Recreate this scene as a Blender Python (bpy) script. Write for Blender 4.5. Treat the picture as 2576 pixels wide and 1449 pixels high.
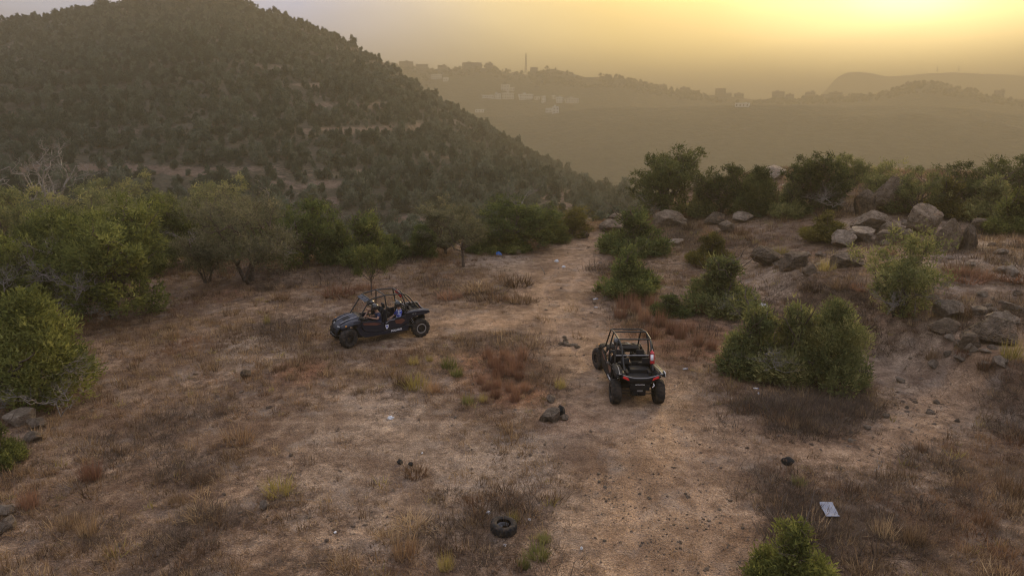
import bpy, bmesh, math, random
import numpy as np
from mathutils import Vector, Matrix, Euler

for o in list(bpy.data.objects):
    bpy.data.objects.remove(o)
SC = bpy.context.scene
COL = SC.collection
R = math.radians

# ------------------------------------------------------------------ camera
F, YH, CAMH = 1717.0, 296.0, 8.7            # focal length in units of a 2576 wide picture, horizon row, height
PITCH = math.atan((724.5 - YH) / F)
cam_d = bpy.data.cameras.new('camera')
cam_d.sensor_width = 36.0
cam_d.lens = 36.0 * F / 2576.0
cam_d.clip_start = 0.1
cam_d.clip_end = 20000.0
cam = bpy.data.objects.new('camera', cam_d)
COL.objects.link(cam)
cam.location = (0, 0, CAMH)
cam.rotation_euler = (math.pi / 2 - PITCH, 0, 0)
SC.camera = cam

# ------------------------------------------------------------------ sky, sun, exposure
SUN_AZ, SUN_EL = R(29.0), R(13.0)           # azimuth to the right of +Y
SUN = Vector((math.sin(SUN_AZ) * math.cos(SUN_EL), math.cos(SUN_AZ) * math.cos(SUN_EL), math.sin(SUN_EL)))
world = bpy.data.worlds.new('World')
SC.world = world
world.use_nodes = True
nt = world.node_tree
nt.nodes.clear()
N, L = nt.nodes.new, nt.links.new
w_out = N('ShaderNodeOutputWorld')
w_bg = N('ShaderNodeBackground')
sky = N('ShaderNodeTexSky')
sky.sky_type = 'NISHITA'
sky.sun_disc = False
sky.sun_elevation = SUN_EL
sky.sun_rotation = SUN_AZ
sky.altitude = 1500
sky.air_density = 1.0
sky.dust_density = 7.0
sky.ozone_density = 1.0
w_bg.inputs['Strength'].default_value = 0.10
# dusty evening veil: grey away from the sun, golden towards it, mixed with the clear-sky model
w_tc = N('ShaderNodeTexCoord')
w_dot = N('ShaderNodeVectorMath'); w_dot.operation = 'DOT_PRODUCT'
w_dot.inputs[1].default_value = SUN
w_ac = N('ShaderNodeMath'); w_ac.operation = 'ARCCOSINE'
w_dv = N('ShaderNodeMath'); w_dv.operation = 'DIVIDE'; w_dv.inputs[1].default_value = math.pi
w_rp = N('ShaderNodeValToRGB')
VEIL = [(0.0, (5.2, 4.3, 2.3)), (0.04, (2.6, 1.92, 0.66)), (0.08, (1.85, 1.27, 0.32)), (0.12, (1.48, 1.02, 0.27)), (0.17, (1.14, 0.87, 0.43)), (0.25, (0.62, 0.68, 0.98)), (0.5, (0.57, 0.58, 0.67)), (1.0, (0.55, 0.56, 0.65))]
e_ = w_rp.color_ramp.elements
while len(e_) < len(VEIL): e_.new(0.5)
for el, (p_, c_) in zip(e_, VEIL): el.position = p_; el.color = tuple(x * 0.1 for x in c_) + (1,)
w_mx = N('ShaderNodeMix'); w_mx.data_type = 'RGBA'; w_mx.blend_type = 'MIX'; w_mx.inputs[0].default_value = 0.88
w_sc = N('ShaderNodeVectorMath'); w_sc.operation = 'SCALE'; w_sc.inputs['Scale'].default_value = 100.0
L(w_tc.outputs['Generated'], w_dot.inputs[0]); L(w_dot.outputs['Value'], w_ac.inputs[0]); L(w_ac.outputs[0], w_dv.inputs[0]); L(w_dv.outputs[0], w_rp.inputs[0])
w_nz = N('ShaderNodeTexNoise'); w_nz.inputs['Scale'].default_value = 3.5; w_nz.inputs['Detail'].default_value = 5; w_nz.inputs['Distortion'].default_value = 0.6
w_mp = N('ShaderNodeMapping'); w_mp.inputs['Scale'].default_value = (1.0, 1.0, 4.0); w_mp.inputs['Rotation'].default_value = (0.3, 0.35, 0)
w_mr = N('ShaderNodeMapRange'); w_mr.inputs[1].default_value = 0.3; w_mr.inputs[2].default_value = 0.7; w_mr.inputs[3].default_value = 0.88; w_mr.inputs[4].default_value = 1.12
w_ml = N('ShaderNodeVectorMath'); w_ml.operation = 'SCALE'
L(w_tc.outputs['Generated'], w_mp.inputs[0]); L(w_mp.outputs[0], w_nz.inputs['Vector']); L(w_nz.outputs['Fac'], w_mr.inputs[0])
L(w_rp.outputs[0], w_ml.inputs[0]); L(w_mr.outputs[0], w_ml.inputs['Scale']); L(w_ml.outputs[0], w_sc.inputs[0]); L(sky.outputs[0], w_mx.inputs[6]); L(w_sc.outputs[0], w_mx.inputs[7])
L(w_mx.outputs[2], w_bg.inputs['Color'])
L(w_bg.outputs[0], w_out.inputs['Surface'])

sun_d = bpy.data.lights.new('sun', 'SUN')
sun_d.energy = 2.6
sun_d.angle = R(6.0)
sun_d.color = (1.0, 0.76, 0.42)
sun_o = bpy.data.objects.new('sun', sun_d)
COL.objects.link(sun_o)
sun_o.rotation_euler = (-SUN).to_track_quat('-Z', 'Y').to_euler()
sun_o.location = (60, 100, 60)

SC.view_settings.view_transform = 'Standard'
SC.view_settings.look = 'None'
SC.view_settings.exposure = 1.02
SC.view_settings.gamma = 1.0
SC.view_settings.use_curve_mapping = False
SC.render.engine = 'CYCLES'
SC.cycles.max_bounces = 6
SC.cycles.diffuse_bounces = 2
SC.cycles.glossy_bounces = 2
SC.cycles.transmission_bounces = 4
SC.cycles.transparent_max_bounces = 6
SC.cycles.volume_bounces = 1
SC.cycles.use_denoising = True
SC.cycles.pixel_filter_type = 'BLACKMAN_HARRIS'
SC.cycles.filter_width = 1.15

# ------------------------------------------------------------------ helpers
def tag(o, label=None, cat=None, group=None, kind=None):
    if label: o['label'] = label
    if cat: o['category'] = cat
    if group: o['group'] = group
    if kind: o['kind'] = kind
    return o

def link(name, me, parent=None, mat=None, loc=None):
    o = bpy.data.objects.new(name, me)
    COL.objects.link(o)
    if parent is not None: o.parent = parent
    if mat is not None and me is not None and not me.materials: me.materials.append(mat)
    if loc is not None: o.location = loc
    return o

def empty(name, loc=(0, 0, 0), rot=(0, 0, 0), scale=1.0):
    o = bpy.data.objects.new(name, None)
    COL.objects.link(o)
    o.empty_display_size = 0.3
    o.location = loc
    o.rotation_euler = rot
    o.scale = (scale,) * 3 if isinstance(scale, (int, float)) else scale
    return o

def copy_tree(o, parent=None):
    c = o.copy()
    COL.objects.link(c)
    if parent is not None: c.parent = parent
    for ch in list(o.children): copy_tree(ch, c)
    return c

def mesh_np(name, V, Fc, smooth=False, nside=None):
    """mesh from numpy vertices and an (n,k) face array"""
    me = bpy.data.meshes.new(name)
    V = np.asarray(V, dtype=np.float32)
    Fc = np.asarray(Fc, dtype=np.int32)
    n, k = Fc.shape
    me.vertices.add(len(V)); me.vertices.foreach_set('co', V.ravel())
    me.loops.add(n * k); me.loops.foreach_set('vertex_index', Fc.ravel())
    me.polygons.add(n)
    me.polygons.foreach_set('loop_start', np.arange(0, n * k, k, dtype=np.int32))
    me.polygons.foreach_set('loop_total', np.full(n, k, dtype=np.int32))
    if smooth: me.polygons.foreach_set('use_smooth', np.ones(n, dtype=bool))
    me.update(calc_edges=True)
    return me

def attr(me, name, data, dom='POINT', typ='FLOAT'):
    a = me.attributes.new(name, typ, dom)
    if typ == 'FLOAT': a.data.foreach_set('value', np.asarray(data, dtype=np.float32).ravel())
    elif typ == 'INT': a.data.foreach_set('value', np.asarray(data, dtype=np.int32).ravel())
    else: a.data.foreach_set('vector', np.asarray(data, dtype=np.float32).ravel())

# numpy value noise --------------------------------------------------
def _h(ix, iy, s):
    n = (ix.astype(np.int64) * 374761393 + iy.astype(np.int64) * 668265263 + s * 1442695041) & 0xFFFFFFFF
    n = ((n ^ (n >> 13)) * 1274126177) & 0xFFFFFFFF
    n = ((n ^ (n >> 16)) * 2246822519) & 0xFFFFFFFF
    return ((n ^ (n >> 15)) & 0xFFFFFF) / float(0xFFFFFF)
def vnoise(x, y, s=0):
    x = np.asarray(x, float); y = np.asarray(y, float)
    ix, iy = np.floor(x), np.floor(y)
    fx, fy = x - ix, y - iy
    ux, uy = fx * fx * (3 - 2 * fx), fy * fy * (3 - 2 * fy)
    a, b = _h(ix, iy, s), _h(ix + 1, iy, s)
    c, d = _h(ix, iy + 1, s), _h(ix + 1, iy + 1, s)
    return (a * (1 - ux) + b * ux) * (1 - uy) + (c * (1 - ux) + d * ux) * uy
def fbm(x, y, s=0, o=4):
    t, a, n = 0.0, 0.5, 0.0
    for i in range(o):
        t = t + a * vnoise(x * 2 ** i + 17.3 * i, y * 2 ** i - 9.1 * i, s + i); n += a; a *= 0.5
    return t / n - 0.5                       # about -0.5 .. 0.5
def sstep(a, b, x):
    t = np.clip((np.asarray(x, float) - a) / (b - a), 0, 1)
    return t * t * (3 - 2 * t)

# directions --------------------------------------------------------
def pdir(px, py):
    px = np.asarray(px, float); py = np.asarray(py, float)
    a = (px - 1288) / F; b = -(py - 724.5) / F
    c, s = math.cos(PITCH), math.sin(PITCH)
    return a, c + b * s, -s + b * c
def sil(pts, lift=0):
    p = np.array(pts, float)
    a, f, u = pdir(p[:, 0], p[:, 1] + lift)
    return np.arctan2(a, f), u / np.hypot(a, f)
def flat(px, py, z=0.0):
    a, f, u = pdir(px, py)
    t = (z - CAMH) / u
    return a * t, f * t

# ------------------------------------------------------------------ terrain height
HC = sil([(-900, 330), (-300, 150), (0, 42), (100, 36), (150, 25), (240, 8), (300, 0), (400, -22), (500, -26), (620, 2), (700, 28), (780, 52), (880, 100),
          (950, 140), (1010, 175), (1080, 225), (1150, 262), (1220, 305), (1300, 355), (1390, 405), (1480, 450), (1580, 490), (1680, 545), (1800, 610), (2100, 760)], 12)
RC = sil([(-600, 120), (300, 150), (800, 150), (1000, 163), (1030, 168), (1060, 174), (1100, 177), (1150, 170), (1190, 165), (1240, 171), (1280, 180), (1330, 184), (1355, 180), (1375, 172),
          (1395, 170), (1430, 180), (1475, 192), (1520, 190), (1580, 197), (1640, 213), (1700, 228), (1760, 233), (1800, 238), (1850, 243), (1900, 248),
          (1950, 247), (2000, 248), (2080, 244), (2150, 240), (2230, 228), (2290, 213), (2330, 206), (2345, 205), (2365, 210), (2400, 218), (2470, 233), (2540, 244),
          (2600, 247), (2800, 240), (3100, 215)], 1)
BC = sil([(-600, 300), (900, 300), (1200, 296), (1380, 288), (1480, 272), (1600, 270), (1800, 268), (2300, 269), (2450, 280), (2540, 292), (2600, 300), (2900, 310)])
HL = sil([(-600, 250), (1800, 262), (2045, 252), (2065, 238), (2085, 215), (2108, 190), (2130, 180), (2160, 177), (2195, 182), (2235, 190), (2290, 186), (2340, 181),
          (2400, 179), (2470, 182), (2530, 184), (2576, 188), (2800, 200), (3100, 190)])
RE_A = np.radians([-180, -60, -37, -30, -25, -14, -5, 3, 8, 14, 25, 40, 180])
RE_V = np.array([38., 40, 43, 46, 48, 47, 49, 53, 60, 70, 84, 88, 88])
R1_A = np.radians([-180, -40, -25, -10, 0, 10, 180])
R1_V = np.array([480., 480, 490, 430, 390, 340, 300])
def lerpk(r, knots):
    z = knots[0][1] + 0 * r
    for (r0, z0), (r1, z1) in zip(knots, knots[1:]):
        t = np.clip((r - r0) / (r1 - r0), 0, 1)
        z = z + (z1 - z0) * t
    return z
PADS = []                                    # (x, y, radius, height) level spots for the buildings
def height(x, y):
    x = np.asarray(x, float); y = np.asarray(y, float)
    r = np.hypot(x, y) + 1e-6
    az = np.arctan2(x, y)
    re = np.interp(az, RE_A, RE_V)
    zr = CAMH + 1250 * np.interp(az, *RC)
    zb = CAMH + 880 * np.interp(az, *BC)
    zh = CAMH + 2400 * np.interp(az, *HL)
    O = 0 * r
    far = lerpk(r, [(O, O), (re, O), (re + 45, O - 24), (O + 380, O - 95), (O + 500, O - 80), (O + 880, zb), (O + 925, zb + 2), (O + 1010, zb - 16),
                    (O + 1250, zr), (O + 1420, zr - 45), (O + 1600, O - 40), (O + 2400, zh), (O + 3000, zh - 160), (O + 6000, O - 60)])
    r1 = np.interp(az, R1_A, R1_V)
    z1 = CAMH + r1 * np.interp(az, *HC)
    t = np.clip((r - 118) / (r1 - 118), 0, 1)
    front = lerpk(r, [(O, O), (re, O), (re + 28, O - 6.5), (O + 118, O - 10.5)])
    hill = front + (z1 + 10.5) * (0.82 * t + 0.18 * t * t)
    hill = hill - np.clip((r - r1), 0, 400) * 0.42
    hill = hill - np.clip((r - r1 - 150), 0, 800) * 0.6
    bump = fbm(x / 55, y / 55, 11, 4) * 9 * np.clip(t * 4, 0, 1) * np.clip((r1 - r) / 90, 0.12, 1)
    hill = hill + bump
    # stepped terraces on the hill
    hh = hill + fbm(x / 90, y / 90, 23, 3) * 10
    st = hh / 7.0
    fr = st - np.floor(st)
    hill = hill + (sstep(0.35, 0.65, fr) - fr) * 3.2 * np.clip(t * 5, 0, 1) * sstep(-0.05, 0.1, fbm(x / 70, y / 70, 31, 3))
    z = np.where(r < 100, np.maximum(far, hill), np.maximum(far, hill))
    # roughness of the far land
    z = z + fbm(x / 160, y / 160, 41, 4) * 26 * sstep(420, 700, r) * (1 - 0.92 * sstep(1050, 1220, r)) * (1 - sstep(810, 880, r) * 0.7)
    z = z + fbm(x / 14, y / 14, 43, 3) * 3.0 * sstep(700, 1100, r) * (1 - sstep(1450, 1600, r))
    # the plateau itself
    near = 1 - sstep(re - 2, re + 25, r)
    bank = 1.9 * sstep(9, 24, x) * sstep(16, 40, y) + 1.15 * sstep(13.5, 15.6, x + 0.10 * y - 2.5) * sstep(14, 20, y) * (1 - sstep(30, 40, y))
    bank = bank + 1.6 * sstep(12, 30, x) * sstep(44, 62, y)
    z = z + bank * (1 - sstep(re - 4, re + 35, r))
    lump = fbm(x / 9, y / 9, 51, 3) * 0.55 + fbm(x / 2.2, y / 2.2, 53, 3) * 0.16 + fbm(x / 0.6, y / 0.6, 57, 2) * 0.05
    z = z - 0.05 * rut_val(x, y) * (r < 60)
    z = z + lump * near * (0.4 + 0.6 * sstep(8, 20, np.abs(x - 2)))
    z = z + fbm(x / 3.5, y / 3.5, 61, 3) * 1.2 * (1 - near) * (1 - sstep(500, 700, r))
    for (bx, by, br, bz) in PADS:
        w = 1 - sstep(br, br * 1.8, np.hypot(x - bx, y - by))
        z = z * (1 - w) + bz * w
    return z
def hz(x, y): return float(height(np.array([x]), np.array([y]))[0])

def at(px, py, rmin=4.0, rmax=4000.0):
    """where the sight line of a picture point meets the terrain"""
    a, f, u = pdir(px, py)
    k = math.hypot(a, f)
    rr = np.exp(np.linspace(math.log(rmin), math.log(rmax), 1500))
    zz = height(a / k * rr, f / k * rr)
    below = (CAMH + u / k * rr) < zz
    if not below.any(): i = len(rr) - 1
    else: i = int(np.argmax(below))
    r0, r1 = rr[max(i - 1, 0)], rr[i]
    for _ in range(14):
        m = 0.5 * (r0 + r1)
        if CAMH + u / k * m < hz(a / k * m, f / k * m): r1 = m
        else: r0 = m
    x, y = a / k * r1, f / k * r1
    return Vector((x, y, hz(x, y)))
def mpp(p):                                   # metres per (2576-wide) pixel at a point
    c, s = math.cos(PITCH), math.sin(PITCH)
    d = p.y * c - (p.z - CAMH) * s
    return d / F

# track mask ----------------------------------------------------------
def poly_px(pts): return [(flat(x, y)[0], flat(x, y)[1], w) for x, y, w in pts]
TRACKS = [poly_px([(1720, 1700, 2.6), (1700, 1440, 2.5), (1680, 1250, 2.3), (1640, 1100, 2.0), (1580, 980, 1.8), (1500, 890, 1.8), (1420, 800, 1.8), (1400, 730, 1.9), (1430, 670, 2.0), (1480, 620, 1.9), (1530, 590, 1.6)]),
          poly_px([(1060, 835, 0.8), (1180, 815, 1.2), (1290, 795, 1.6), (1390, 775, 1.5)]),
          poly_px([(1690, 1040, 1.6), (1900, 1110, 0.9), (2120, 1130, 0.8), (2280, 1080, 0.7), (2420, 990, 0.7), (2560, 960, 0.7)])]
def seg_mask(x, y, tracks):
    best = np.zeros_like(x)
    for tr in tracks:
        for (x0, y0, w0), (x1, y1, w1) in zip(tr, tr[1:]):
            dx, dy = x1 - x0, y1 - y0
            t = np.clip(((x - x0) * dx + (y - y0) * dy) / (dx * dx + dy * dy), 0, 1)
            d = np.hypot(x - x0 - t * dx, y - y0 - t * dy) / (w0 + t * (w1 - w0))
            best = np.maximum(best, 1.5 - d)
    return best
def track_val(x, y):
    x = np.asarray(x, float); y = np.asarray(y, float)
    return seg_mask(x, y, TRACKS) + fbm(x / 1.6, y / 1.6, 71, 4) * 0.9          # > 0.5 inside
def rut_val(x, y):
    x = np.asarray(x, float); y = np.asarray(y, float)
    best = np.full(x.shape, 99.0)
    for (x0, y0, w0), (x1, y1, w1) in list(zip(TRACKS[0], TRACKS[0][1:])) + list(zip(TRACKS[1], TRACKS[1][1:])):
        dx, dy = x1 - x0, y1 - y0
        t = np.clip(((x - x0) * dx + (y - y0) * dy) / (dx * dx + dy * dy), 0, 1)
        best = np.minimum(best, np.hypot(x - x0 - t * dx, y - y0 - t * dy))
    w = 0.72 + fbm(x / 3, y / 3, 73, 2) * 0.25
    return np.exp(-((best - w) / 0.19) ** 2) * sstep(-0.25, 0.05, fbm(x / 2.6, y / 2.6, 75, 3))
BARE_PX = [(1020, 1130, 2.4), (1180, 1180, 2.0), (860, 1060, 1.5), (1400, 1120, 1.5), (1560, 1300, 1.6), (620, 880, 1.6), (980, 830, 1.2), (1900, 720, 2.0), (1250, 660, 3.0), (1850, 1080, 1.2), (2250, 640, 3.5), (2520, 800, 3.0), (2420, 720, 3.0), (2540, 680, 3.0), (2300, 950, 1.6)]
BARE = [(*flat(a, b), w) for a, b, w in BARE_PX]
def bare_val(x, y):
    v = np.zeros_like(np.asarray(x, float))
    for bx, by, w in BARE:
        v = np.maximum(v, 1.2 - np.hypot(x - bx, (y - by) * 0.8) / (w * 1.6))
    return np.clip(v + fbm(x / 2.3, y / 2.3, 81, 4) * 1.2, 0, 1)
RED = [(*flat(a, b), w) for a, b, w in [(1260, 930, 1.6), (1300, 990, 1.0), (1700, 830, 2.2), (1980, 690, 1.2), (760, 930, 1.0), (560, 740, 1.2), (1420, 1060, 0.7)]]
def red_val(x, y):
    v = np.zeros_like(np.asarray(x, float))
    for bx, by, w in RED:
        v = np.maximum(v, 1.2 - np.hypot(x - bx, (y - by) * 0.8) / (w * 1.5))
    return np.clip(v + fbm(x / 3.0, y / 3.0, 91, 4) * 0.9, 0, 1)

# ------------------------------------------------------------------ materials
def mat(name):
    m = bpy.data.materials.new(name); m.use_nodes = True
    nt = m.node_tree
    b = nt.nodes['Principled BSDF']
    return m, nt, b
class NB:
    """small node builder"""
    def __init__(s, nt): s.nt = nt
    def n(s, t, **k):
        x = s.nt.nodes.new(t)
        for a, v in k.items(): setattr(x, a, v)
        return x
    def l(s, a, b): s.nt.links.new(a, b)
    def pos(s, obj=False):
        if obj: return s.n('ShaderNodeTexCoord').outputs['Object']
        return s.n('ShaderNodeNewGeometry').outputs['Position']
    def noise(s, vec, scale, detail=4, rough=0.55, out='Fac', dist=0.0):
        x = s.n('ShaderNodeTexNoise'); x.inputs['Scale'].default_value = scale
        x.inputs['Detail'].default_value = detail; x.inputs['Roughness'].default_value = rough
        x.inputs['Distortion'].default_value = dist
        if vec is not None: s.l(vec, x.inputs['Vector'])
        return x.outputs[out]
    def ramp(s, fac, stops):
        x = s.n('ShaderNodeValToRGB'); e = x.color_ramp.elements
        while len(e) < len(stops): e.new(0.5)
        for i, (p, c) in enumerate(stops):
            e[i].position = p; e[i].color = (*c, 1) if len(c) == 3 else c
        s.l(fac, x.inputs[0]); return x.outputs[0]
    def rng(s, v, a, b, c=0.0, d=1.0):
        x = s.n('ShaderNodeMapRange'); x.inputs[1].default_value = a; x.inputs[2].default_value = b
        x.inputs[3].default_value = c; x.inputs[4].default_value = d
        s.l(v, x.inputs[0]); return x.outputs[0]
    def mix(s, f, a, b, mode='MIX'):
        x = s.n('ShaderNodeMix'); x.data_type = 'RGBA'; x.blend_type = mode
        for v, i in ((f, 0), (a, 6), (b, 7)):
            if hasattr(v, 'default_value') or hasattr(v, 'is_linked'): s.l(v, x.inputs[i])
            elif i == 0: x.inputs[0].default_value = v
            else: x.inputs[i].default_value = (*v, 1)
        return x.outputs[2]
    def math(s, op, a, b=None):
        x = s.n('ShaderNodeMath', operation=op)
        for v, i in ((a, 0), (b, 1)):
            if v is None: continue
            if hasattr(v, 'is_linked'): s.l(v, x.inputs[i])
            else: x.inputs[i].default_value = v
        return x.outputs[0]
    def attr(s, name, out='Fac', typ='GEOMETRY'):
        x = s.n('ShaderNodeAttribute'); x.attribute_name = name; x.attribute_type = typ
        return x.outputs[out]
    def bump(s, h, strength=0.5, dist=0.1):
        x = s.n('ShaderNodeBump'); x.inputs['Strength'].default_value = strength
        x.inputs['Distance'].default_value = dist
        s.l(h, x.inputs['Height']); return x.outputs[0]

def ground_mat():
    m, nt, b = mat('dry_soil')
    q = NB(nt); P = q.pos()
    big = q.noise(P, 0.35, 5, 0.6)
    mid = q.noise(P, 2.3, 6, 0.65)
    fine = q.noise(P, 14, 5, 0.7)
    pebb = q.n('ShaderNodeTexVoronoi'); pebb.inputs['Scale'].default_value = 16; q.l(P, pebb.inputs['Vector'])
    peb = q.rng(pebb.outputs['Distance'], 0.12, 0.42, 1, 0)
    fx = q.math('ADD', q.math('MULTIPLY', mid, 0.55), q.math('MULTIPLY', fine, 0.45))
    grassy = q.ramp(fx, [(0.33, (0.036, 0.021, 0.014)), (0.45, (0.112, 0.072, 0.048)), (0.55, (0.215, 0.144, 0.096)), (0.68, (0.38, 0.28, 0.195))])
    redc = q.ramp(fx, [(0.34, (0.080, 0.036, 0.020)), (0.5, (0.215, 0.102, 0.054)), (0.66, (0.36, 0.20, 0.11))])
    track = q.ramp(fx, [(0.34, (0.085, 0.050, 0.029)), (0.46, (0.228, 0.145, 0.088)), (0.56, (0.340, 0.226, 0.142)), (0.70, (0.50, 0.37, 0.25))])
    pale = q.ramp(fx, [(0.34, (0.11, 0.078, 0.056)), (0.5, (0.27, 0.20, 0.145)), (0.66, (0.45, 0.355, 0.265))])
    redf = q.rng(q.math('ADD', q.attr('red'), q.math('MULTIPLY', q.math('SUBTRACT', mid, 0.5), 1.2)), 0.25, 0.75)
    barf = q.rng(q.math('ADD', q.attr('bare'), q.math('MULTIPLY', q.math('SUBTRACT', mid, 0.5), 1.4)), 0.25, 0.95)
    trf = q.rng(q.math('ADD', q.attr('track'), q.math('MULTIPLY', q.math('SUBTRACT', mid, 0.5), 1.6)), 0.1, 0.95)
    c = q.mix(redf, grassy, redc)
    c = q.mix(q.math('MULTIPLY', barf, 0.75), c, pale)
    orange = q.rng(q.noise(P, 0.55, 4, 0.6), 0.50, 0.68)
    tr2 = q.mix(q.math('MULTIPLY', orange, 0.45), track, (0.33, 0.19, 0.10))
    c = q.mix(q.math('MULTIPLY', trf, 0.9), c, tr2)
    c = q.mix(q.math('MULTIPLY', q.attr('rut'), q.rng(mid, 0.3, 0.6, 0.35, 0.85)), c, (0.37, 0.245, 0.155))
    c = q.mix(q.math('MULTIPLY', peb, 0.22), c, (0.44, 0.37, 0.30))
    c = q.mix(q.rng(big, 0.44, 0.60, 0.0, 0.62), c, (0.085, 0.047, 0.028))
    c = q.mix(q.rng(q.noise(P, 0.9, 4, 0.6), 0.54, 0.70, 0.0, 0.55), c, (0.23, 0.185, 0.15))
    grit = q.noise(P, 34, 3, 0.75)
    c = q.mix(0.75, c, q.ramp(grit, [(0.33, (0.30, 0.28, 0.26)), (0.5, (0.5, 0.5, 0.5)), (0.66, (0.92, 0.90, 0.86))]), 'OVERLAY')
    q.l(c, b.inputs['Base Color'])
    b.inputs['Roughness'].default_value = 0.95
    b.inputs['Specular IOR Level'].default_value = 0.15
    h = q.math('ADD', q.math('MULTIPLY', fine, 0.5), q.math('ADD', q.math('MULTIPLY', mid, 1.0), q.math('MULTIPLY', peb, 0.35)))
    q.l(q.bump(h, 0.9, 0.09), b.inputs['Normal'])
    return m
def hill_mat():
    m, nt, b = mat('hill_scrub')
    q = NB(nt); P = q.pos()
    n1 = q.noise(P, 0.16, 5, 0.6); n2 = q.noise(P, 0.9, 5, 0.65)
    scrub = q.ramp(n2, [(0.3, (0.030, 0.028, 0.020)), (0.5, (0.062, 0.054, 0.038)), (0.72, (0.115, 0.094, 0.068))])
    soil = q.ramp(n2, [(0.3, (0.10, 0.068, 0.050)), (0.6, (0.18, 0.128, 0.096)), (0.8, (0.27, 0.205, 0.16))])
    c = q.mix(q.rng(n1, 0.5, 0.72), scrub, (0.085, 0.074, 0.052))
    c = q.mix(q.rng(q.math('ADD', q.attr('bare'), q.math('MULTIPLY', q.math('SUBTRACT', n2, 0.5), 0.9)), 0.35, 0.7), c, soil)
    rock = q.ramp(q.noise(P, 1.6, 6, 0.7), [(0.3, (0.06, 0.048, 0.038)), (0.6, (0.16, 0.13, 0.105)), (0.8, (0.25, 0.21, 0.175))])
    c = q.mix(q.rng(q.math('ADD', q.attr('rock'), q.math('MULTIPLY', q.math('SUBTRACT', n2, 0.5), 0.8)), 0.4, 0.6), c, rock)
    q.l(c, b.inputs['Base Color']); b.inputs['Roughness'].default_value = 1.0
    b.inputs['Specular IOR Level'].default_value = 0.1
    q.l(q.bump(n2, 1.0, 1.2), b.inputs['Normal'])
    return m
def far_mat():
    m, nt, b = mat('far_forest_slope')
    q = NB(nt); P = q.pos()
    n1 = q.noise(P, 0.012, 4, 0.6); n2 = q.noise(P, 0.10, 5, 0.65)
    c = q.ramp(n2, [(0.35, (0.040, 0.040, 0.026)), (0.55, (0.060, 0.058, 0.037)), (0.72, (0.085, 0.076, 0.052)), (0.85, (0.12, 0.10, 0.07))])
    c = q.mix(q.rng(n1, 0.5, 0.75, 0, 0.5), c, (0.055, 0.048, 0.033))
    q.l(c, b.inputs['Base Color']); b.inputs['Roughness'].default_value = 1.0
    b.inputs['Specular IOR Level'].default_value = 0.1
    q.l(q.bump(n2, 1.0, 6.0), b.inputs['Normal'])
    return m
M_GROUND, M_HILL, M_FAR = ground_mat(), hill_mat(), far_mat()

def terr_bare(x, y):                          # bare reddish terraces and scars of the hill
    r = np.hypot(x, y)
    z = height(x, y)
    hh = z + fbm(x / 90, y / 90, 23, 3) * 10
    fr = hh / 7.0 - np.floor(hh / 7.0)
    line = np.exp(-((fr - 0.60) / 0.10) ** 2) * sstep(-0.06, 0.06, fbm(x / 45, y / 45, 31, 3))
    patch = sstep(0.20, 0.28, fbm(x / 12, y / 12, 37, 4))
    return np.clip(line * 1.25 + patch * 0.7, 0, 1)
ROCKP = [at(1140, 300), at(1165, 320), at(1110, 275), at(1050, 245)]
def rock_val(x, y):
    v = np.zeros_like(np.asarray(x, float))
    for p, w in zip(ROCKP, (13, 9, 13, 9)):
        v = np.maximum(v, 1.1 - np.hypot(x - p.x, y - p.y) / w)
    v = v + fbm(x / 12, y / 12, 97, 4) * 0.9
    v = np.maximum(v, 3 * (fbm(x / 26, y / 26, 101, 4) - 0.24))
    return np.clip(v, 0, 1)

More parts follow.
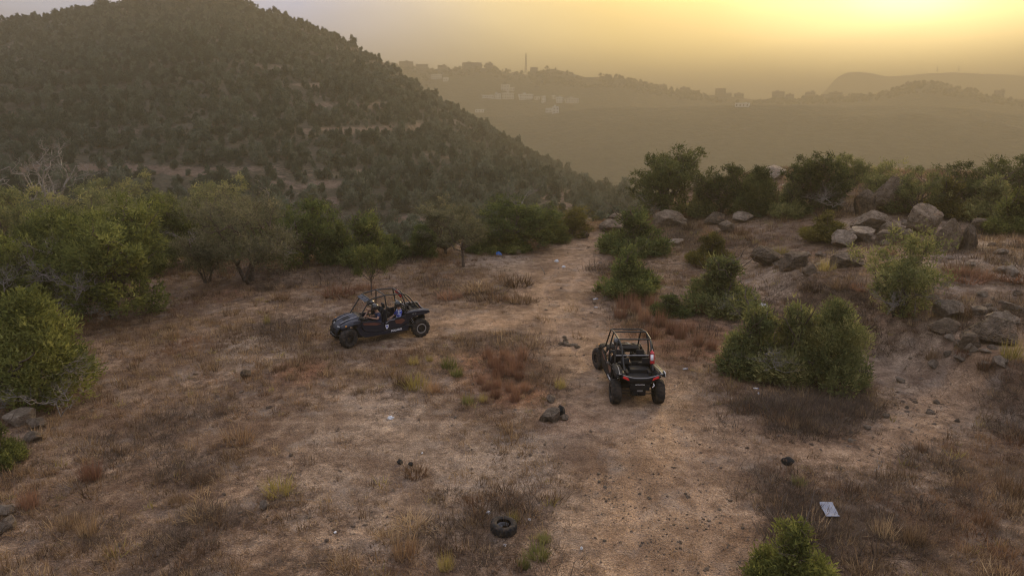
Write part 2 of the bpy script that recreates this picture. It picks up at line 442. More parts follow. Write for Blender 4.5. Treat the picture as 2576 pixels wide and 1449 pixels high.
# ------------------------------------------------------------------ terrain sheet, split into its named pieces
def build_terrain():
    A = np.concatenate([np.linspace(-180, -48, 45, endpoint=False), np.linspace(-48, 48, 640, endpoint=False), np.linspace(48, 180, 45, endpoint=False)])
    A = np.radians(A)
    rad = [0.6]
    while rad[-1] < 75: rad.append(rad[-1] * 1.0105 + (0.05 if rad[-1] < 3 else 0))
    while rad[-1] < 6500: rad.append(rad[-1] * (1.0155 if rad[-1] < 1600 else 1.05))
    rad = np.array(rad)
    nA, nR = len(A), len(rad)
    RR, AA = np.meshgrid(rad, A, indexing='ij')
    X, Y = RR * np.sin(AA), RR * np.cos(AA)
    Z = height(X, Y)
    V = np.stack([X, Y, Z], -1).reshape(-1, 3)
    i, j = np.meshgrid(np.arange(nR - 1), np.arange(nA), indexing='ij')
    j2 = (j + 1) % nA
    Q = np.stack([i * nA + j, i * nA + j2, (i + 1) * nA + j2, (i + 1) * nA + j], -1).reshape(-1, 4)
    # centre
    ce = len(V); V = np.vstack([V, [[0, 0, hz(0, 0)]]])
    cx, cy = X[:-1, :].ravel(), Y[:-1, :].ravel()
    r, az = np.hypot(cx, cy), np.arctan2(cx, cy)
    re = np.interp(az, RE_A, RE_V)
    r1 = np.interp(az, R1_A, R1_V)
    hillz = (r >= re + 24) & (r < r1 + 60) & (az < R(11.5)) & (az > R(-75))
    near = (r < re + 24) & ~hillz
    tr = track_val(cx, cy)
    vx, vy = V[:, 0], V[:, 1]
    reg = {}
    reg['dirt_track'] = near & (tr > 0.5)
    reg['ground'] = near & ~(tr > 0.5)
    reg['hillside'] = hillz
    rest = ~near & ~hillz
    reg['valley'] = rest & (r < 880)
    reg['mountain_ridge'] = rest & (r >= 880) & (r < 1560)
    reg['headland'] = rest & (r >= 1560)
    for name, sel in reg.items():
        q = Q[sel]
        if name == 'ground':
            fan = np.stack([np.full(nA, ce), (np.arange(nA) + 1) % nA, np.arange(nA), np.arange(nA)], -1)
        used, inv = np.unique(q, return_inverse=True)
        me = mesh_np(name, V[used], inv.reshape(-1, 4)[:, ::-1], smooth=True)
        ux, uy = vx[used], vy[used]
        if name in ('ground', 'dirt_track'):
            attr(me, 'track', np.clip(track_val(ux, uy), 0, 1)); attr(me, 'bare', bare_val(ux, uy)); attr(me, 'red', red_val(ux, uy)); attr(me, 'rut', rut_val(ux, uy))
        if name == 'hillside':
            attr(me, 'bare', terr_bare(ux, uy)); attr(me, 'rock', rock_val(ux, uy))
        o = link(name, me, mat=M_GROUND if name in ('ground', 'dirt_track') else M_HILL if name == 'hillside' else M_FAR)
        tag(o, kind='structure')
build_terrain()

# ------------------------------------------------------------------ haze
def build_haze():
    me = bpy.data.meshes.new('haze')
    bm = bmesh.new()
    bmesh.ops.create_cube(bm, size=1)
    bm.to_mesh(me); bm.free()
    o = link('haze', me)
    zlo, zhi = -240.0, 192.0
    o.scale = (16000, 16000, zhi - zlo)
    o.location = (0, 0, (zlo + zhi) / 2)
    m = bpy.data.materials.new('haze_air'); m.use_nodes = True
    t = m.node_tree; t.nodes.clear()
    out = t.nodes.new('ShaderNodeOutputMaterial')
    v = t.nodes.new('ShaderNodeVolumePrincipled')
    v.inputs['Color'].default_value = (0.385, 0.34, 0.25, 1)
    v.inputs['Density'].default_value = 0.0012
    v.inputs['Anisotropy'].default_value = 0.3
    t.links.new(v.outputs[0], out.inputs['Volume'])
    me.materials.append(m)
    tag(o, kind='stuff')
build_haze()
# ------------------------------------------------------------------ plants
def leaf_mat(name, stops, rnd=0.25, trans=0.42):
    m = bpy.data.materials.new(name); m.use_nodes = True
    nt = m.node_tree; nt.nodes.clear(); q = NB(nt)
    out = q.n('ShaderNodeOutputMaterial')
    oi = q.n('ShaderNodeObjectInfo')
    f = q.math('ADD', q.attr('tint'), q.math('MULTIPLY', q.math('SUBTRACT', oi.outputs['Random'], 0.5), rnd))
    c = q.ramp(f, stops)
    d = q.n('ShaderNodeBsdfDiffuse'); t = q.n('ShaderNodeBsdfTranslucent'); mx = q.n('ShaderNodeMixShader')
    q.l(c, d.inputs[0]); q.l(c, t.inputs[0])
    mx.inputs[0].default_value = trans
    q.l(d.outputs[0], mx.inputs[1]); q.l(t.outputs[0], mx.inputs[2]); q.l(mx.outputs[0], out.inputs[0])
    return m
LEAF = {
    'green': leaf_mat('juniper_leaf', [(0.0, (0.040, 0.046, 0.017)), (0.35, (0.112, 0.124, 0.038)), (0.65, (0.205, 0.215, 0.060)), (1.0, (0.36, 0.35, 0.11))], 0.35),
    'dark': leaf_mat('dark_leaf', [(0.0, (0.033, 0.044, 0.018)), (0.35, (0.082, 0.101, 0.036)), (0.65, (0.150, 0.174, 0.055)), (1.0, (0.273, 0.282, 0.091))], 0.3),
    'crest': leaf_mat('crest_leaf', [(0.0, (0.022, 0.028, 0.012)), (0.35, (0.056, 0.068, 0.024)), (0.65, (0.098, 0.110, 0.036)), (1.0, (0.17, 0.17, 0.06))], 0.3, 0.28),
    'dusk': leaf_mat('greyish_leaf', [(0.0, (0.048, 0.048, 0.028)), (0.4, (0.132, 0.129, 0.072)), (0.7, (0.217, 0.202, 0.116)), (1.0, (0.338, 0.298, 0.177))], 0.3),
    'olive': leaf_mat('olive_leaf', [(0.0, (0.052, 0.062, 0.028)), (0.4, (0.147, 0.162, 0.062)), (0.7, (0.274, 0.266, 0.099)), (1.0, (0.452, 0.393, 0.167))]),
    'grey': leaf_mat('grey_leaf', [(0.0, (0.084, 0.081, 0.052)), (0.4, (0.227, 0.218, 0.139)), (0.7, (0.370, 0.344, 0.227)), (1.0, (0.571, 0.511, 0.333))]),
    'yellow': leaf_mat('yellow_leaf', [(0.0, (0.045, 0.043, 0.014)), (0.4, (0.115, 0.103, 0.028)), (0.7, (0.195, 0.165, 0.045)), (1.0, (0.30, 0.24, 0.08))]),
    'hill': leaf_mat('hill_leaf', [(0.0, (0.031, 0.044, 0.031)), (0.35, (0.054, 0.073, 0.050)), (0.65, (0.086, 0.108, 0.076)), (1.0, (0.145, 0.160, 0.118))], 1.0, 0.25),
}
def bark_mat(name, a, b_):
    m, nt, b = mat(name); q = NB(nt)
    n = q.noise(q.pos(True), 9, 5, 0.7)
    q.l(q.ramp(n, [(0.3, a), (0.7, b_)]), b.inputs['Base Color'])
    b.inputs['Roughness'].default_value = 0.95; b.inputs['Specular IOR Level'].default_value = 0.15
    q.l(q.bump(n, 0.8, 0.03), b.inputs['Normal'])
    return m
BARK = bark_mat('bark', (0.05, 0.036, 0.026), (0.16, 0.125, 0.10))
DEADBARK = bark_mat('bleached_wood', (0.12, 0.105, 0.09), (0.31, 0.275, 0.24))

def tubes(segs, n=5):
    """segs: list of (p0, p1, r0, r1) -> verts, quads"""
    V, Q = [], []
    ang = np.arange(n) / n * 2 * math.pi
    for p0, p1, r0, r1 in segs:
        p0 = np.array(p0, float); p1 = np.array(p1, float)
        d = p1 - p0; l = np.linalg.norm(d)
        if l < 1e-6: continue
        d /= l
        u = np.cross(d, [0, 0, 1.0] if abs(d[2]) < 0.9 else [1.0, 0, 0]); u /= np.linalg.norm(u)
        w = np.cross(d, u)
        ring = np.cos(ang)[:, None] * u + np.sin(ang)[:, None] * w
        b = len(V) * n
        V.append(p0 - d * r0 * 0.3 + ring * r0); V.append(p1 + d * r1 * 0.3 + ring * r1)
        for k in range(n):
            Q.append((b + k, b + (k + 1) % n, b + n + (k + 1) % n, b + n + k))
    return np.concatenate(V), np.array(Q)

def grow(rng, base, tip, r0, depth, segs, tips, wob=0.18, kids=(2, 4), side=0.55):
    base = np.array(base, float); tip = np.array(tip, float)
    n = 4
    pts = [base]
    L_ = np.linalg.norm(tip - base)
    for i in range(1, n + 1):
        t = i / n
        p = base + (tip - base) * t
        if i < n: p = p + rng.normal(0, wob * L_ * 0.35, 3)
        pts.append(p)
    for i in range(n):
        segs.append((pts[i], pts[i + 1], r0 * (1 - 0.6 * i / n), r0 * (1 - 0.6 * (i + 1) / n)))
    if depth == 0:
        tips.append(pts[-1]); return
    for k in range(rng.integers(kids[0], kids[1] + 1)):
        i = rng.integers(1, n + 1)
        d = rng.normal(0, 1, 3); d[2] = abs(d[2]) * 0.5
        ax = (tip - base) / (L_ + 1e-9)
        nd = ax * (1 - side) + d / np.linalg.norm(d) * side
        nd /= np.linalg.norm(nd)
        grow(rng, pts[i], pts[i] + nd * L_ * rng.uniform(0.45, 0.7), r0 * 0.5, depth - 1, segs, tips, wob, kids, side)
    tips.append(pts[-1])

def sprays(rng, C, D, length, width, tint):
    """one leafy sliver per centre C, pointing along D"""
    n = len(C)
    D = D / (np.linalg.norm(D, axis=1, keepdims=True) + 1e-9)
    S = np.cross(D, rng.normal(0, 1, (n, 3))); S /= (np.linalg.norm(S, axis=1, keepdims=True) + 1e-9)
    ln = length * rng.uniform(0.6, 1.35, (n, 1)); wd = width * rng.uniform(0.6, 1.4, (n, 1))
    a = C - D * ln * 0.35 + S * wd * 0.5; b = C - D * ln * 0.2 - S * wd * 0.5; c = C + D * ln * 0.65 + S * wd * rng.uniform(-.4, .4, (n, 1))
    V = np.stack([a, b, c], 1).reshape(-1, 3)
    Fc = np.arange(3 * n).reshape(-1, 3)
    T = np.repeat(tint, 3)
    return V, Fc, T

def crown_lobes(rng, lobes, n, twig=6, length=0.16, width=0.05, up=0.5, spread=0.13, shell=0.7):
    """leafy twigs through a set of lobes [(centre, radii)] with an uneven surface"""
    Lc = np.array([l[0] for l in lobes], float); Lr = np.array([l[1] for l in lobes], float)
    w = (Lr[:, 0] * Lr[:, 2]); w = w / w.sum()
    m = n // twig
    k = rng.choice(len(lobes), m, p=w)
    d = rng.normal(0, 1, (m, 3)); d /= np.linalg.norm(d, axis=1, keepdims=True)
    ph = rng.uniform(0, 6.28, (len(lobes), 3))[k]
    ridge = 0.5 + 0.5 * np.sin(d[:, 0] * 4.3 + ph[:, 0]) * np.sin(d[:, 1] * 4.7 + ph[:, 1]) * 1.0 + 0.35 * np.sin(d[:, 2] * 7 + ph[:, 2])
    rad = (shell + (1 - shell) * rng.random(m) ** 0.7) * (0.72 + 0.36 * ridge)
    C = Lc[k] + d * Lr[k] * rad[:, None]
    tl = rng.uniform(0, 1, len(lobes))[k] * 0.36 + rng.random(m) * 0.46 + 0.06
    C = np.repeat(C, twig, 0); d2 = np.repeat(d, twig, 0); tl = np.repeat(tl, twig)
    nn = len(C)
    C = C + rng.normal(0, spread, (nn, 3)) * np.array([1, 1, 1.15])
    D = d2 + np.array([0, 0, up]) + rng.normal(0, 0.55, (nn, 3))
    keep = C[:, 2] > 0.02
    C, D, tl = C[keep], D[keep], tl[keep]
    return sprays(rng, C, D, length, width, np.clip(tl + rng.normal(0, 0.07, len(C)), 0, 1))

def tree_proto(kind, seed):
    """returns (crown mesh or None, trunk mesh, height, width)"""
    rng = np.random.default_rng(seed)
    segs, tips, lobes = [], [], []
    if kind == 'bush':                        # dense juniper, foliage to the ground: about 2.6 high, 2.8 wide
        H, W = 2.6, 2.8
        for i in range(rng.integers(17, 22)):
            a = rng.uniform(0, 6.28); t = rng.uniform(0, 1) ** 0.8
            rr = rng.uniform(0.1, 0.85) * W / 2 * (1 - t * 0.72) * 0.9
            r_ = rng.uniform(0.26, 0.50) * (1.1 - t * 0.4)
            z = 0.3 + t * (H - 0.3 - r_ * 0.9)
            lobes.append(((rr * math.cos(a), rr * math.sin(a), z), (r_, r_, r_ * rng.uniform(0.95, 1.4))))
        for i in range(9):
            a = i / 9 * 6.28 + rng.uniform(-.3, .3); r_ = rng.uniform(0.4, 0.55)
            lobes.append(((math.cos(a) * W * 0.32, math.sin(a) * W * 0.32, rng.uniform(0.3, 0.75)), (r_, r_, r_)))
        lobes.append(((0, 0, 1.0), (0.7, 0.7, 0.85)))
        for l in lobes[:8]:
            grow(rng, (rng.uniform(-.1, .1), rng.uniform(-.1, .1), -0.15), l[0], 0.05, 1, segs, tips)
        for l in lobes[:14]:
            d_ = np.array(l[0]) + rng.normal(0, 0.12, 3) + np.array(l[0]) * np.array([0.25, 0.25, 0.12])
            grow(rng, (0, 0, 0.2), d_, 0.018, 1, segs, tips, 0.2)
        cr = crown_lobes(rng, lobes, 14000, 14, 0.17, 0.055, 0.7, 0.085)
    elif kind == 'cone':                      # upright juniper: 3.6 high, 2.6 wide
        H, W = 3.6, 2.8
        for i in range(26):
            t = (i + rng.random()) / 26
            a = i * 2.4 + rng.uniform(-.4, .4)
            wr = W / 2 * (1 - t ** 2.2) ** 0.6
            rr = wr * rng.uniform(0.35, 0.8); r_ = 0.34 + 0.22 * (1 - t) * rng.uniform(0.8, 1.2)
            lobes.append(((rr * math.cos(a), rr * math.sin(a), 0.3 + t * (H - 0.75)), (r_, r_, r_ * 1.3)))
        lobes.append(((0, 0, 1.3), (0.8, 0.8, 1.2)))
        for l in lobes[:12:2]: grow(rng, (0, 0, -0.15), l[0], 0.06, 1, segs, tips)
        segs.append(((0, 0, -0.2), (0, 0, H * 0.8), 0.09, 0.03))
        cr = crown_lobes(rng, lobes, 22000, 14, 0.135, 0.044, 0.9, 0.085)
    elif kind in ('tree', 'open'):            # trunk and several clumpy boughs: 5 high, 4.6 wide
        H, W = 5.0, 4.8
        nb = rng.integers(6, 9)
        th = rng.uniform(0.5, 1.0)
        top = np.array([rng.uniform(-.25, .25), rng.uniform(-.25, .25), th])
        segs.append(((0, 0, -0.3), tuple(top), 0.19, 0.15))
        for i in range(nb + 5):
            a = i / (nb + 5) * 6.28 * 2.6 + rng.uniform(-.4, .4); t = rng.uniform(0.15, 1)
            rr = W / 2 * math.sqrt(max(0.05, 1 - (abs(t - 0.4) / 0.72) ** 2)) * rng.uniform(0.45, 0.85)
            c = np.array([rr * math.cos(a), rr * math.sin(a), 1.1 + t * (H - 1.6)])
            grow(rng, top * rng.uniform(0.7, 1.0), top + (c - top) * 0.8, 0.085, 2, segs, tips, 0.2, (2, 3))
            r_ = rng.uniform(0.5, 0.85) * (0.72 if kind == 'open' else 1.0)
            lobes.append((c, (r_ * 1.15, r_ * 1.15, r_ * 0.9)))
        for tp in tips:
            if rng.random() < (0.75 if kind == 'open' else 0.95):
                r_ = rng.uniform(0.2, 0.38); lobes.append((tp, (r_, r_, r_ * 0.85)))
        if kind == 'tree':
            for i in range(8):
                a = i / 8 * 6.28; r_ = rng.uniform(0.5, 0.75)
                lobes.append(((math.cos(a) * 1.35, math.sin(a) * 1.35, rng.uniform(0.45, 1.3)), (r_, r_, r_ * 0.9)))
            lobes.append(((0, 0, 2.6), (1.2, 1.2, 1.2)))
        cr = crown_lobes(rng, lobes, 17000 if kind == 'tree' else 11000, 14, 0.20, 0.066, 0.5, 0.115)
    elif kind == 'twiggy':                    # wide grey thin-leaved tree: 3.2 high, 4.6 wide
        H, W = 3.2, 4.6
        for s in range(4):
            a = s * 1.57 + rng.uniform(-.3, .3)
            t0 = (math.cos(a) * 0.12, math.sin(a) * 0.12, -0.2)
            c = (math.cos(a) * W * 0.28, math.sin(a) * W * 0.28, H * rng.uniform(0.6, 0.8))
            grow(rng, t0, c, 0.10, 3, segs, tips, 0.22, (3, 4), 0.6)
        for tp in tips:
            if tp[2] > 0.8 and rng.random() < 0.9:
                r_ = rng.uniform(0.2, 0.38); lobes.append((tp * np.array([1, 1, 0.95]), (r_ * 1.2, r_ * 1.2, r_ * 0.8)))
        for i in range(14):
            a = rng.uniform(0, 6.28); q = math.sqrt(rng.random())
            lobes.append(((q * math.cos(a) * W * 0.44, q * math.sin(a) * W * 0.44, H * (0.86 - 0.40 * q * q)), (0.6, 0.6, 0.45)))
        for i in range(9):
            a = i / 9 * 6.28; lobes.append(((math.cos(a) * W * 0.38, math.sin(a) * W * 0.38, H * rng.uniform(0.28, 0.5)), (0.5, 0.5, 0.42)))
        cr = crown_lobes(rng, lobes, 17000, 10, 0.16, 0.040, 0.5, 0.13, 0.2)
    elif kind == 'sapling':                   # thin bare stem, light airy crown: 3 high, 2.2 wide
        H, W = 3.0, 2.3
        top = (rng.uniform(-.1, .1), rng.uniform(-.1, .1), 1.0)
        segs.append(((0, 0, -0.2), top, 0.065, 0.05))
        for i in range(8):
            a = i * 2.4; t = rng.uniform(0.3, 1)
            c = (math.cos(a) * W * 0.42 * (1.15 - t * 0.7), math.sin(a) * W * 0.42 * (1.15 - t * 0.7), 0.65 + t * 2.1)
            grow(rng, top, c, 0.035, 2, segs, tips, 0.15, (2, 3), 0.5)
        for tp in tips:
            r_ = rng.uniform(0.2, 0.33); lobes.append((tp, (r_, r_, r_ * 0.9)))
        cr = crown_lobes(rng, lobes, 6500, 8, 0.15, 0.038, 0.7, 0.09, 0.3)
    elif kind == 'dead':                      # leafless, bleached
        H, W = 3.4, 3.6
        for s in range(4):
            a = s * 1.57 + rng.uniform(-.5, .5)
            grow(rng, (0, 0, -0.2), (math.cos(a) * W * 0.3, math.sin(a) * W * 0.3, H * rng.uniform(0.5, 0.75)), 0.085, 3, segs, tips, 0.3, (3, 4), 0.62)
        cr = None
    else:                                     # 'airy' shrub, long stems with tufts: 2.2 high, 2.4 wide
        H, W = 2.2, 2.6
        for i in range(15):
            a = rng.uniform(0, 6.28); q = rng.uniform(0.2, 1)
            c = (math.cos(a) * q * W / 2, math.sin(a) * q * W / 2, H * (0.95 - 0.55 * q * rng.uniform(0.3, 1)))
            grow(rng, (rng.uniform(-.2, .2), rng.uniform(-.2, .2), -0.1), c, 0.03, 2, segs, tips, 0.2, (2, 3), 0.55)
        for tp in tips:
            r_ = rng.uniform(0.14, 0.3); lobes.append((tp, (r_, r_, r_)))
        for i in range(12):
            a = rng.uniform(0, 6.28); q = rng.uniform(0.2, 0.9); r_ = rng.uniform(0.25, 0.42)
            lobes.append(((math.cos(a) * q * W * 0.4, math.sin(a) * q * W * 0.4, rng.uniform(0.2, 1.1)), (r_, r_, r_)))
        cr = crown_lobes(rng, lobes, 9500, 6, 0.17, 0.045, 0.6, 0.1, 0.3)
    tv, tq = tubes(segs, 5 if kind != 'dead' else 4)
    trunk = mesh_np('trunk', tv, tq, smooth=True)
    crown = None
    if cr is not None:
        crown = mesh_np('crown', cr[0], cr[1]); attr(crown, 'tint', cr[2])
    return crown, trunk, H, W

PROTO = {}
def proto(kind, v, leaf):
    key = (kind, v, leaf)
    if key not in PROTO:
        base = ('mesh', kind, v)
        if base not in PROTO: PROTO[base] = tree_proto(kind, 1000 + 37 * v + sum(map(ord, kind)))
        crown, trunk, H, W = PROTO[base]
        if not trunk.materials: trunk.materials.append(DEADBARK if kind == 'dead' else BARK)
        if crown is not None:
            if crown.materials: crown = crown.copy(); crown.materials.clear()
            crown.materials.append(LEAF[leaf])
        PROTO[key] = (crown, trunk, H, W)
    return PROTO[key]

def plant(name, cat, px, py, top, wid, kind, v, leaf, label, group=None, rz=None, sink=0.0):
    """px, py: foot; top: picture row of the top; wid: width, all in the 2576 wide picture"""
    p = at(px, py)
    s = mpp(p)
    crown, trunk, H, W = proto(kind, v, leaf)
    # height seen from above at a slope: use the plumb distance
    a, f, u = pdir(px, top)
    dist = math.hypot(p.x, p.y)
    hgt = max(0.4, CAMH + u / math.hypot(a, f) * dist - p.z)
    sc = (wid * s / W, wid * s / W, hgt / H)
    rnd = random.Random(int(px * 7 + py))
    t = empty(name, (p.x, p.y, p.z - 0.04 - sink), (0, 0, rnd.uniform(0, 6.28) if rz is None else rz), sc)
    tag(t, label, cat, group)
    link('trunk', trunk, t)
    if crown is not None: link('crown', crown, t)
    return t
def dead_proto(v):
    key = ('deadwood', v)
    if key not in PROTO:
        rng = np.random.default_rng(880 + v); segs, tips = [], []
        for k in range(3):
            a = rng.uniform(-0.7, 0.7)
            grow(rng, (0, 0, 0), (math.cos(a) * 1.5, math.sin(a) * 1.5, rng.uniform(-0.2, 0.9)), 0.035, 3, segs, tips, 0.3, (3, 4), 0.6)
        V, Q = tubes(segs, 3); me = mesh_np('dead_branch', V, Q, True); me.materials.append(DEADBARK); PROTO[key] = me
    return PROTO[key]
def deadwood(t, v, ang, z, s=1.0, off=0.5):
    """bare grey branches reaching out of a crown; ang in world space"""
    o = link('dead_branch', dead_proto(v), t)
    a = ang - t.rotation_euler.z
    k = s / t.scale.x
    o.location = (math.cos(a) * off / t.scale.x, math.sin(a) * off / t.scale.x, z / t.scale.z); o.rotation_euler = (0, 0, a); o.scale = (k, k, s / t.scale.z)

PL = [
 # left belt
 ('juniper_bush', 'bush', 105, 1010, 706, 290, 'cone', 0, 'green', 'bright green juniper bush closest to the camera on the left, beside pale boulders', None),
 ('juniper_bush', 'bush', -10, 1165, 1055, 150, 'bush', 1, 'green', 'small green bush cut by the left picture edge below the pale boulders', None),
 ('juniper_tree', 'tree', 292, 802, 520, 330, 'tree', 0, 'green', 'big juniper with bare grey lower branches at the edge of the left clearing', None),
 ('juniper_tree', 'tree', 30, 800, 590, 230, 'tree', 1, 'green', 'juniper at the left picture edge directly behind the bright green bush', None),
 ('juniper_tree', 'tree', 160, 745, 510, 260, 'cone', 1, 'green', 'tall juniper left of the one with bare grey branches', None),
 ('juniper_tree', 'tree', 20, 700, 455, 250, 'tree', 2, 'olive', 'olive green juniper at the left picture edge under the dead tree', None),
 ('juniper_tree', 'tree', 215, 640, 478, 200, 'tree', 1, 'olive', 'yellowish juniper standing below and right of the dead tree', None),
 ('olive_tree', 'tree', 628, 708, 540, 250, 'twiggy', 0, 'dusk', 'grey leaved spreading tree with several dark stems on the clearing edge', None),
 ('olive_tree', 'tree', 520, 712, 600, 110, 'twiggy', 1, 'dusk', 'small dark stemmed tree just left of the grey spreading tree', None),
 ('juniper_tree', 'tree', 478, 668, 505, 150, 'tree', 0, 'green', 'light green juniper behind and left of the grey spreading tree', None),
 ('juniper_tree', 'tree', 392, 640, 470, 190, 'tree', 2, 'olive', 'brownish green juniper between the big bare branched juniper and the light green one', None),
 ('juniper_tree', 'tree', 300, 600, 450, 190, 'tree', 1, 'olive', 'olive juniper whose top rises behind the big bare branched juniper', None),
 ('juniper_tree', 'tree', 560, 610, 458, 180, 'tree', 1, 'olive', 'dull green tree rising behind the grey spreading tree', None),
 ('juniper_tree', 'tree', 640, 620, 500, 130, 'open', 0, 'dusk', 'thin greyish tree behind the crown of the grey spreading tree', None),
 ('dead_tree', 'tree', 128, 520, 378, 165, 'dead', 0, 'grey', 'bleached leafless tree rising above the left belt of junipers', None),
 ('dead_tree', 'tree', 688, 600, 500, 100, 'dead', 1, 'grey', 'small bleached dead tree beside the darkest green tree', None),
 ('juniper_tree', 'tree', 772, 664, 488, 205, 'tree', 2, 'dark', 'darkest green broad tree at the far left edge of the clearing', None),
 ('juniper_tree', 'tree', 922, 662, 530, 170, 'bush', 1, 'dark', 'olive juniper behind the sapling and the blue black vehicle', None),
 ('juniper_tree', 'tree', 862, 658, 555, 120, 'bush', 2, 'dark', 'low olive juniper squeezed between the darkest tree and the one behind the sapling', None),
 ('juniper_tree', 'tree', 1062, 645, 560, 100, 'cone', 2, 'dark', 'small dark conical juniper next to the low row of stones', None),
 ('acacia_tree', 'tree', 1166, 672, 548, 150, 'sapling', 0, 'dusk', 'thin stemmed flat crowned acacia standing alone on the far clearing', None),
 ('juniper_tree', 'tree', 1120, 640, 522, 140, 'open', 1, 'dusk', 'thin brownish tree behind the lone acacia', None),
 ('juniper_tree', 'tree', 1312, 626, 503, 205, 'tree', 0, 'dark', 'broad dark tree at the far end of the clearing left of the dirt track', None),
 ('juniper_bush', 'bush', 1278, 634, 583, 110, 'bush', 0, 'green', 'fresh green bush in front of the broad dark tree by the blue bag', None),
 ('juniper_bush', 'bush', 1392, 610, 552, 90, 'cone', 0, 'green', 'green bush right of the broad dark tree', None),
 ('shrub', 'bush', 1435, 598, 545, 100, 'airy', 0, 'yellow', 'yellowing shrub near the far end of the dirt track', None),
 ('juniper_sapling', 'tree', 934, 742, 628, 72, 'sapling', 1, 'green', 'young green juniper sapling right behind the blue black vehicle', None),
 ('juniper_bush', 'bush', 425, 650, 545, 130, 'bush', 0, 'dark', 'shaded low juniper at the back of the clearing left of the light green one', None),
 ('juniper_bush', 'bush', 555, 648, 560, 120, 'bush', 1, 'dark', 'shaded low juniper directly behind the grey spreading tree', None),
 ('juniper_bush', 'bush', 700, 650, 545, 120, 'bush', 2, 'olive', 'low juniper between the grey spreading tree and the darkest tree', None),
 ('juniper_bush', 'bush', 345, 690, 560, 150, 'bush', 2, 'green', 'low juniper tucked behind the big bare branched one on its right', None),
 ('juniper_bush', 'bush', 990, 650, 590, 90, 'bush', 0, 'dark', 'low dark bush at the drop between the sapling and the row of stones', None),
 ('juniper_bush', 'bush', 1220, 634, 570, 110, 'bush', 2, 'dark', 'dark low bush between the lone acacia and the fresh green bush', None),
 # right side
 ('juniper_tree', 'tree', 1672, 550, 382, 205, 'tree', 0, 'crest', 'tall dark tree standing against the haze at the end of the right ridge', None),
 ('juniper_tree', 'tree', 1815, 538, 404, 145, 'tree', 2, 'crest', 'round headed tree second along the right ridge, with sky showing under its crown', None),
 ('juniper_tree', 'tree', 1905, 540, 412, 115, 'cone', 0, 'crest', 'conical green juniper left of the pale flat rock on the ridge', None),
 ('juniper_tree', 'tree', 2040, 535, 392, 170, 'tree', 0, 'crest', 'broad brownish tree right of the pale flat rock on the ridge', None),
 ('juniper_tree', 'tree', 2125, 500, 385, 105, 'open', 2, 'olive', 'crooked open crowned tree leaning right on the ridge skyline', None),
 ('juniper_bush', 'bush', 1592, 638, 520, 190, 'bush', 1, 'dark', 'loose dark bush behind the round dense bush beside the track', None),
 ('juniper_bush', 'bush', 1583, 740, 620, 172, 'bush', 2, 'dark', 'round dense dark green bush at the right edge of the dirt track', None),
 ('juniper_bush', 'bush', 1788, 665, 584, 125, 'bush', 0, 'yellow', 'yellow green bush behind the wide olive bush', None),
 ('juniper_bush', 'bush', 1812, 782, 640, 205, 'bush', 1, 'olive', 'wide olive bush between the dense round bush and the reddish bare soil', None),
 ('juniper_bush', 'bush', 1688, 790, 738, 120, 'bush', 1, 'dark', 'low blackish green bush in front of the wide olive bush', None),
 ('juniper_bush', 'bush', 1908, 938, 768, 215, 'bush', 0, 'olive', 'left and lowest bush of the big yellow green clump beside the black vehicle', None),
 ('juniper_bush', 'bush', 1990, 950, 755, 190, 'bush', 1, 'olive', 'middle bush of the big yellow green clump beside the black vehicle', None),
 ('juniper_bush', 'bush', 2080, 970, 738, 200, 'cone', 0, 'olive', 'right and tallest bush of the big yellow green clump beside the black vehicle', None),
 ('juniper_bush', 'bush', 2075, 606, 530, 135, 'bush', 2, 'yellow', 'rounded yellow green bush just left of the boulder pile', None),
 ('shrub', 'bush', 2262, 788, 645, 165, 'airy', 2, 'olive', 'airy half dry shrub with a thin pale stake, on the right slope', None),
 ('juniper_tree', 'tree', 2205, 515, 440, 90, 'airy', 0, 'olive', 'thin twiggy tree just left of the largest boulder', None),
 ('juniper_tree', 'tree', 2300, 545, 425, 120, 'open', 0, 'olive', 'open tree rising right behind the largest boulder', None),
 ('juniper_tree', 'tree', 2370, 545, 442, 150, 'bush', 1, 'yellow', 'bright yellow green tree behind the tilted boulder', None),
 ('juniper_tree', 'tree', 2425, 535, 408, 150, 'tree', 1, 'crest', 'dark topped tree on the right skyline between the tilted boulder and the tallest tree', None),
 ('juniper_tree', 'tree', 2478, 560, 440, 150, 'bush', 0, 'olive', 'green bushy tree above the standing round boulder', None),
 ('juniper_tree', 'tree', 2555, 525, 378, 170, 'tree', 2, 'crest', 'tallest tree on the skyline at the right picture edge', None),
 ('juniper_tree', 'tree', 2560, 595, 470, 175, 'bush', 2, 'green', 'dense green bush under the tallest tree at the right picture edge', None),
 ('juniper_tree', 'tree', 2240, 530, 450, 110, 'bush', 2, 'olive', 'low green tree directly behind the largest boulder', None),
 ('juniper_tree', 'tree', 1985, 545, 455, 110, 'bush', 1, 'olive', 'low bush under the broad brownish tree by the pale flat rock', None),
 ('juniper_tree', 'tree', 1760, 545, 470, 80, 'bush', 0, 'olive', 'small bush between the two dark trees of the right ridge', None),
 ('juniper_bush', 'bush', 1990, 1478, 1300, 235, 'bush', 1, 'green', 'rounded green bush cut by the lower picture edge, near the grey sheet', None),
]
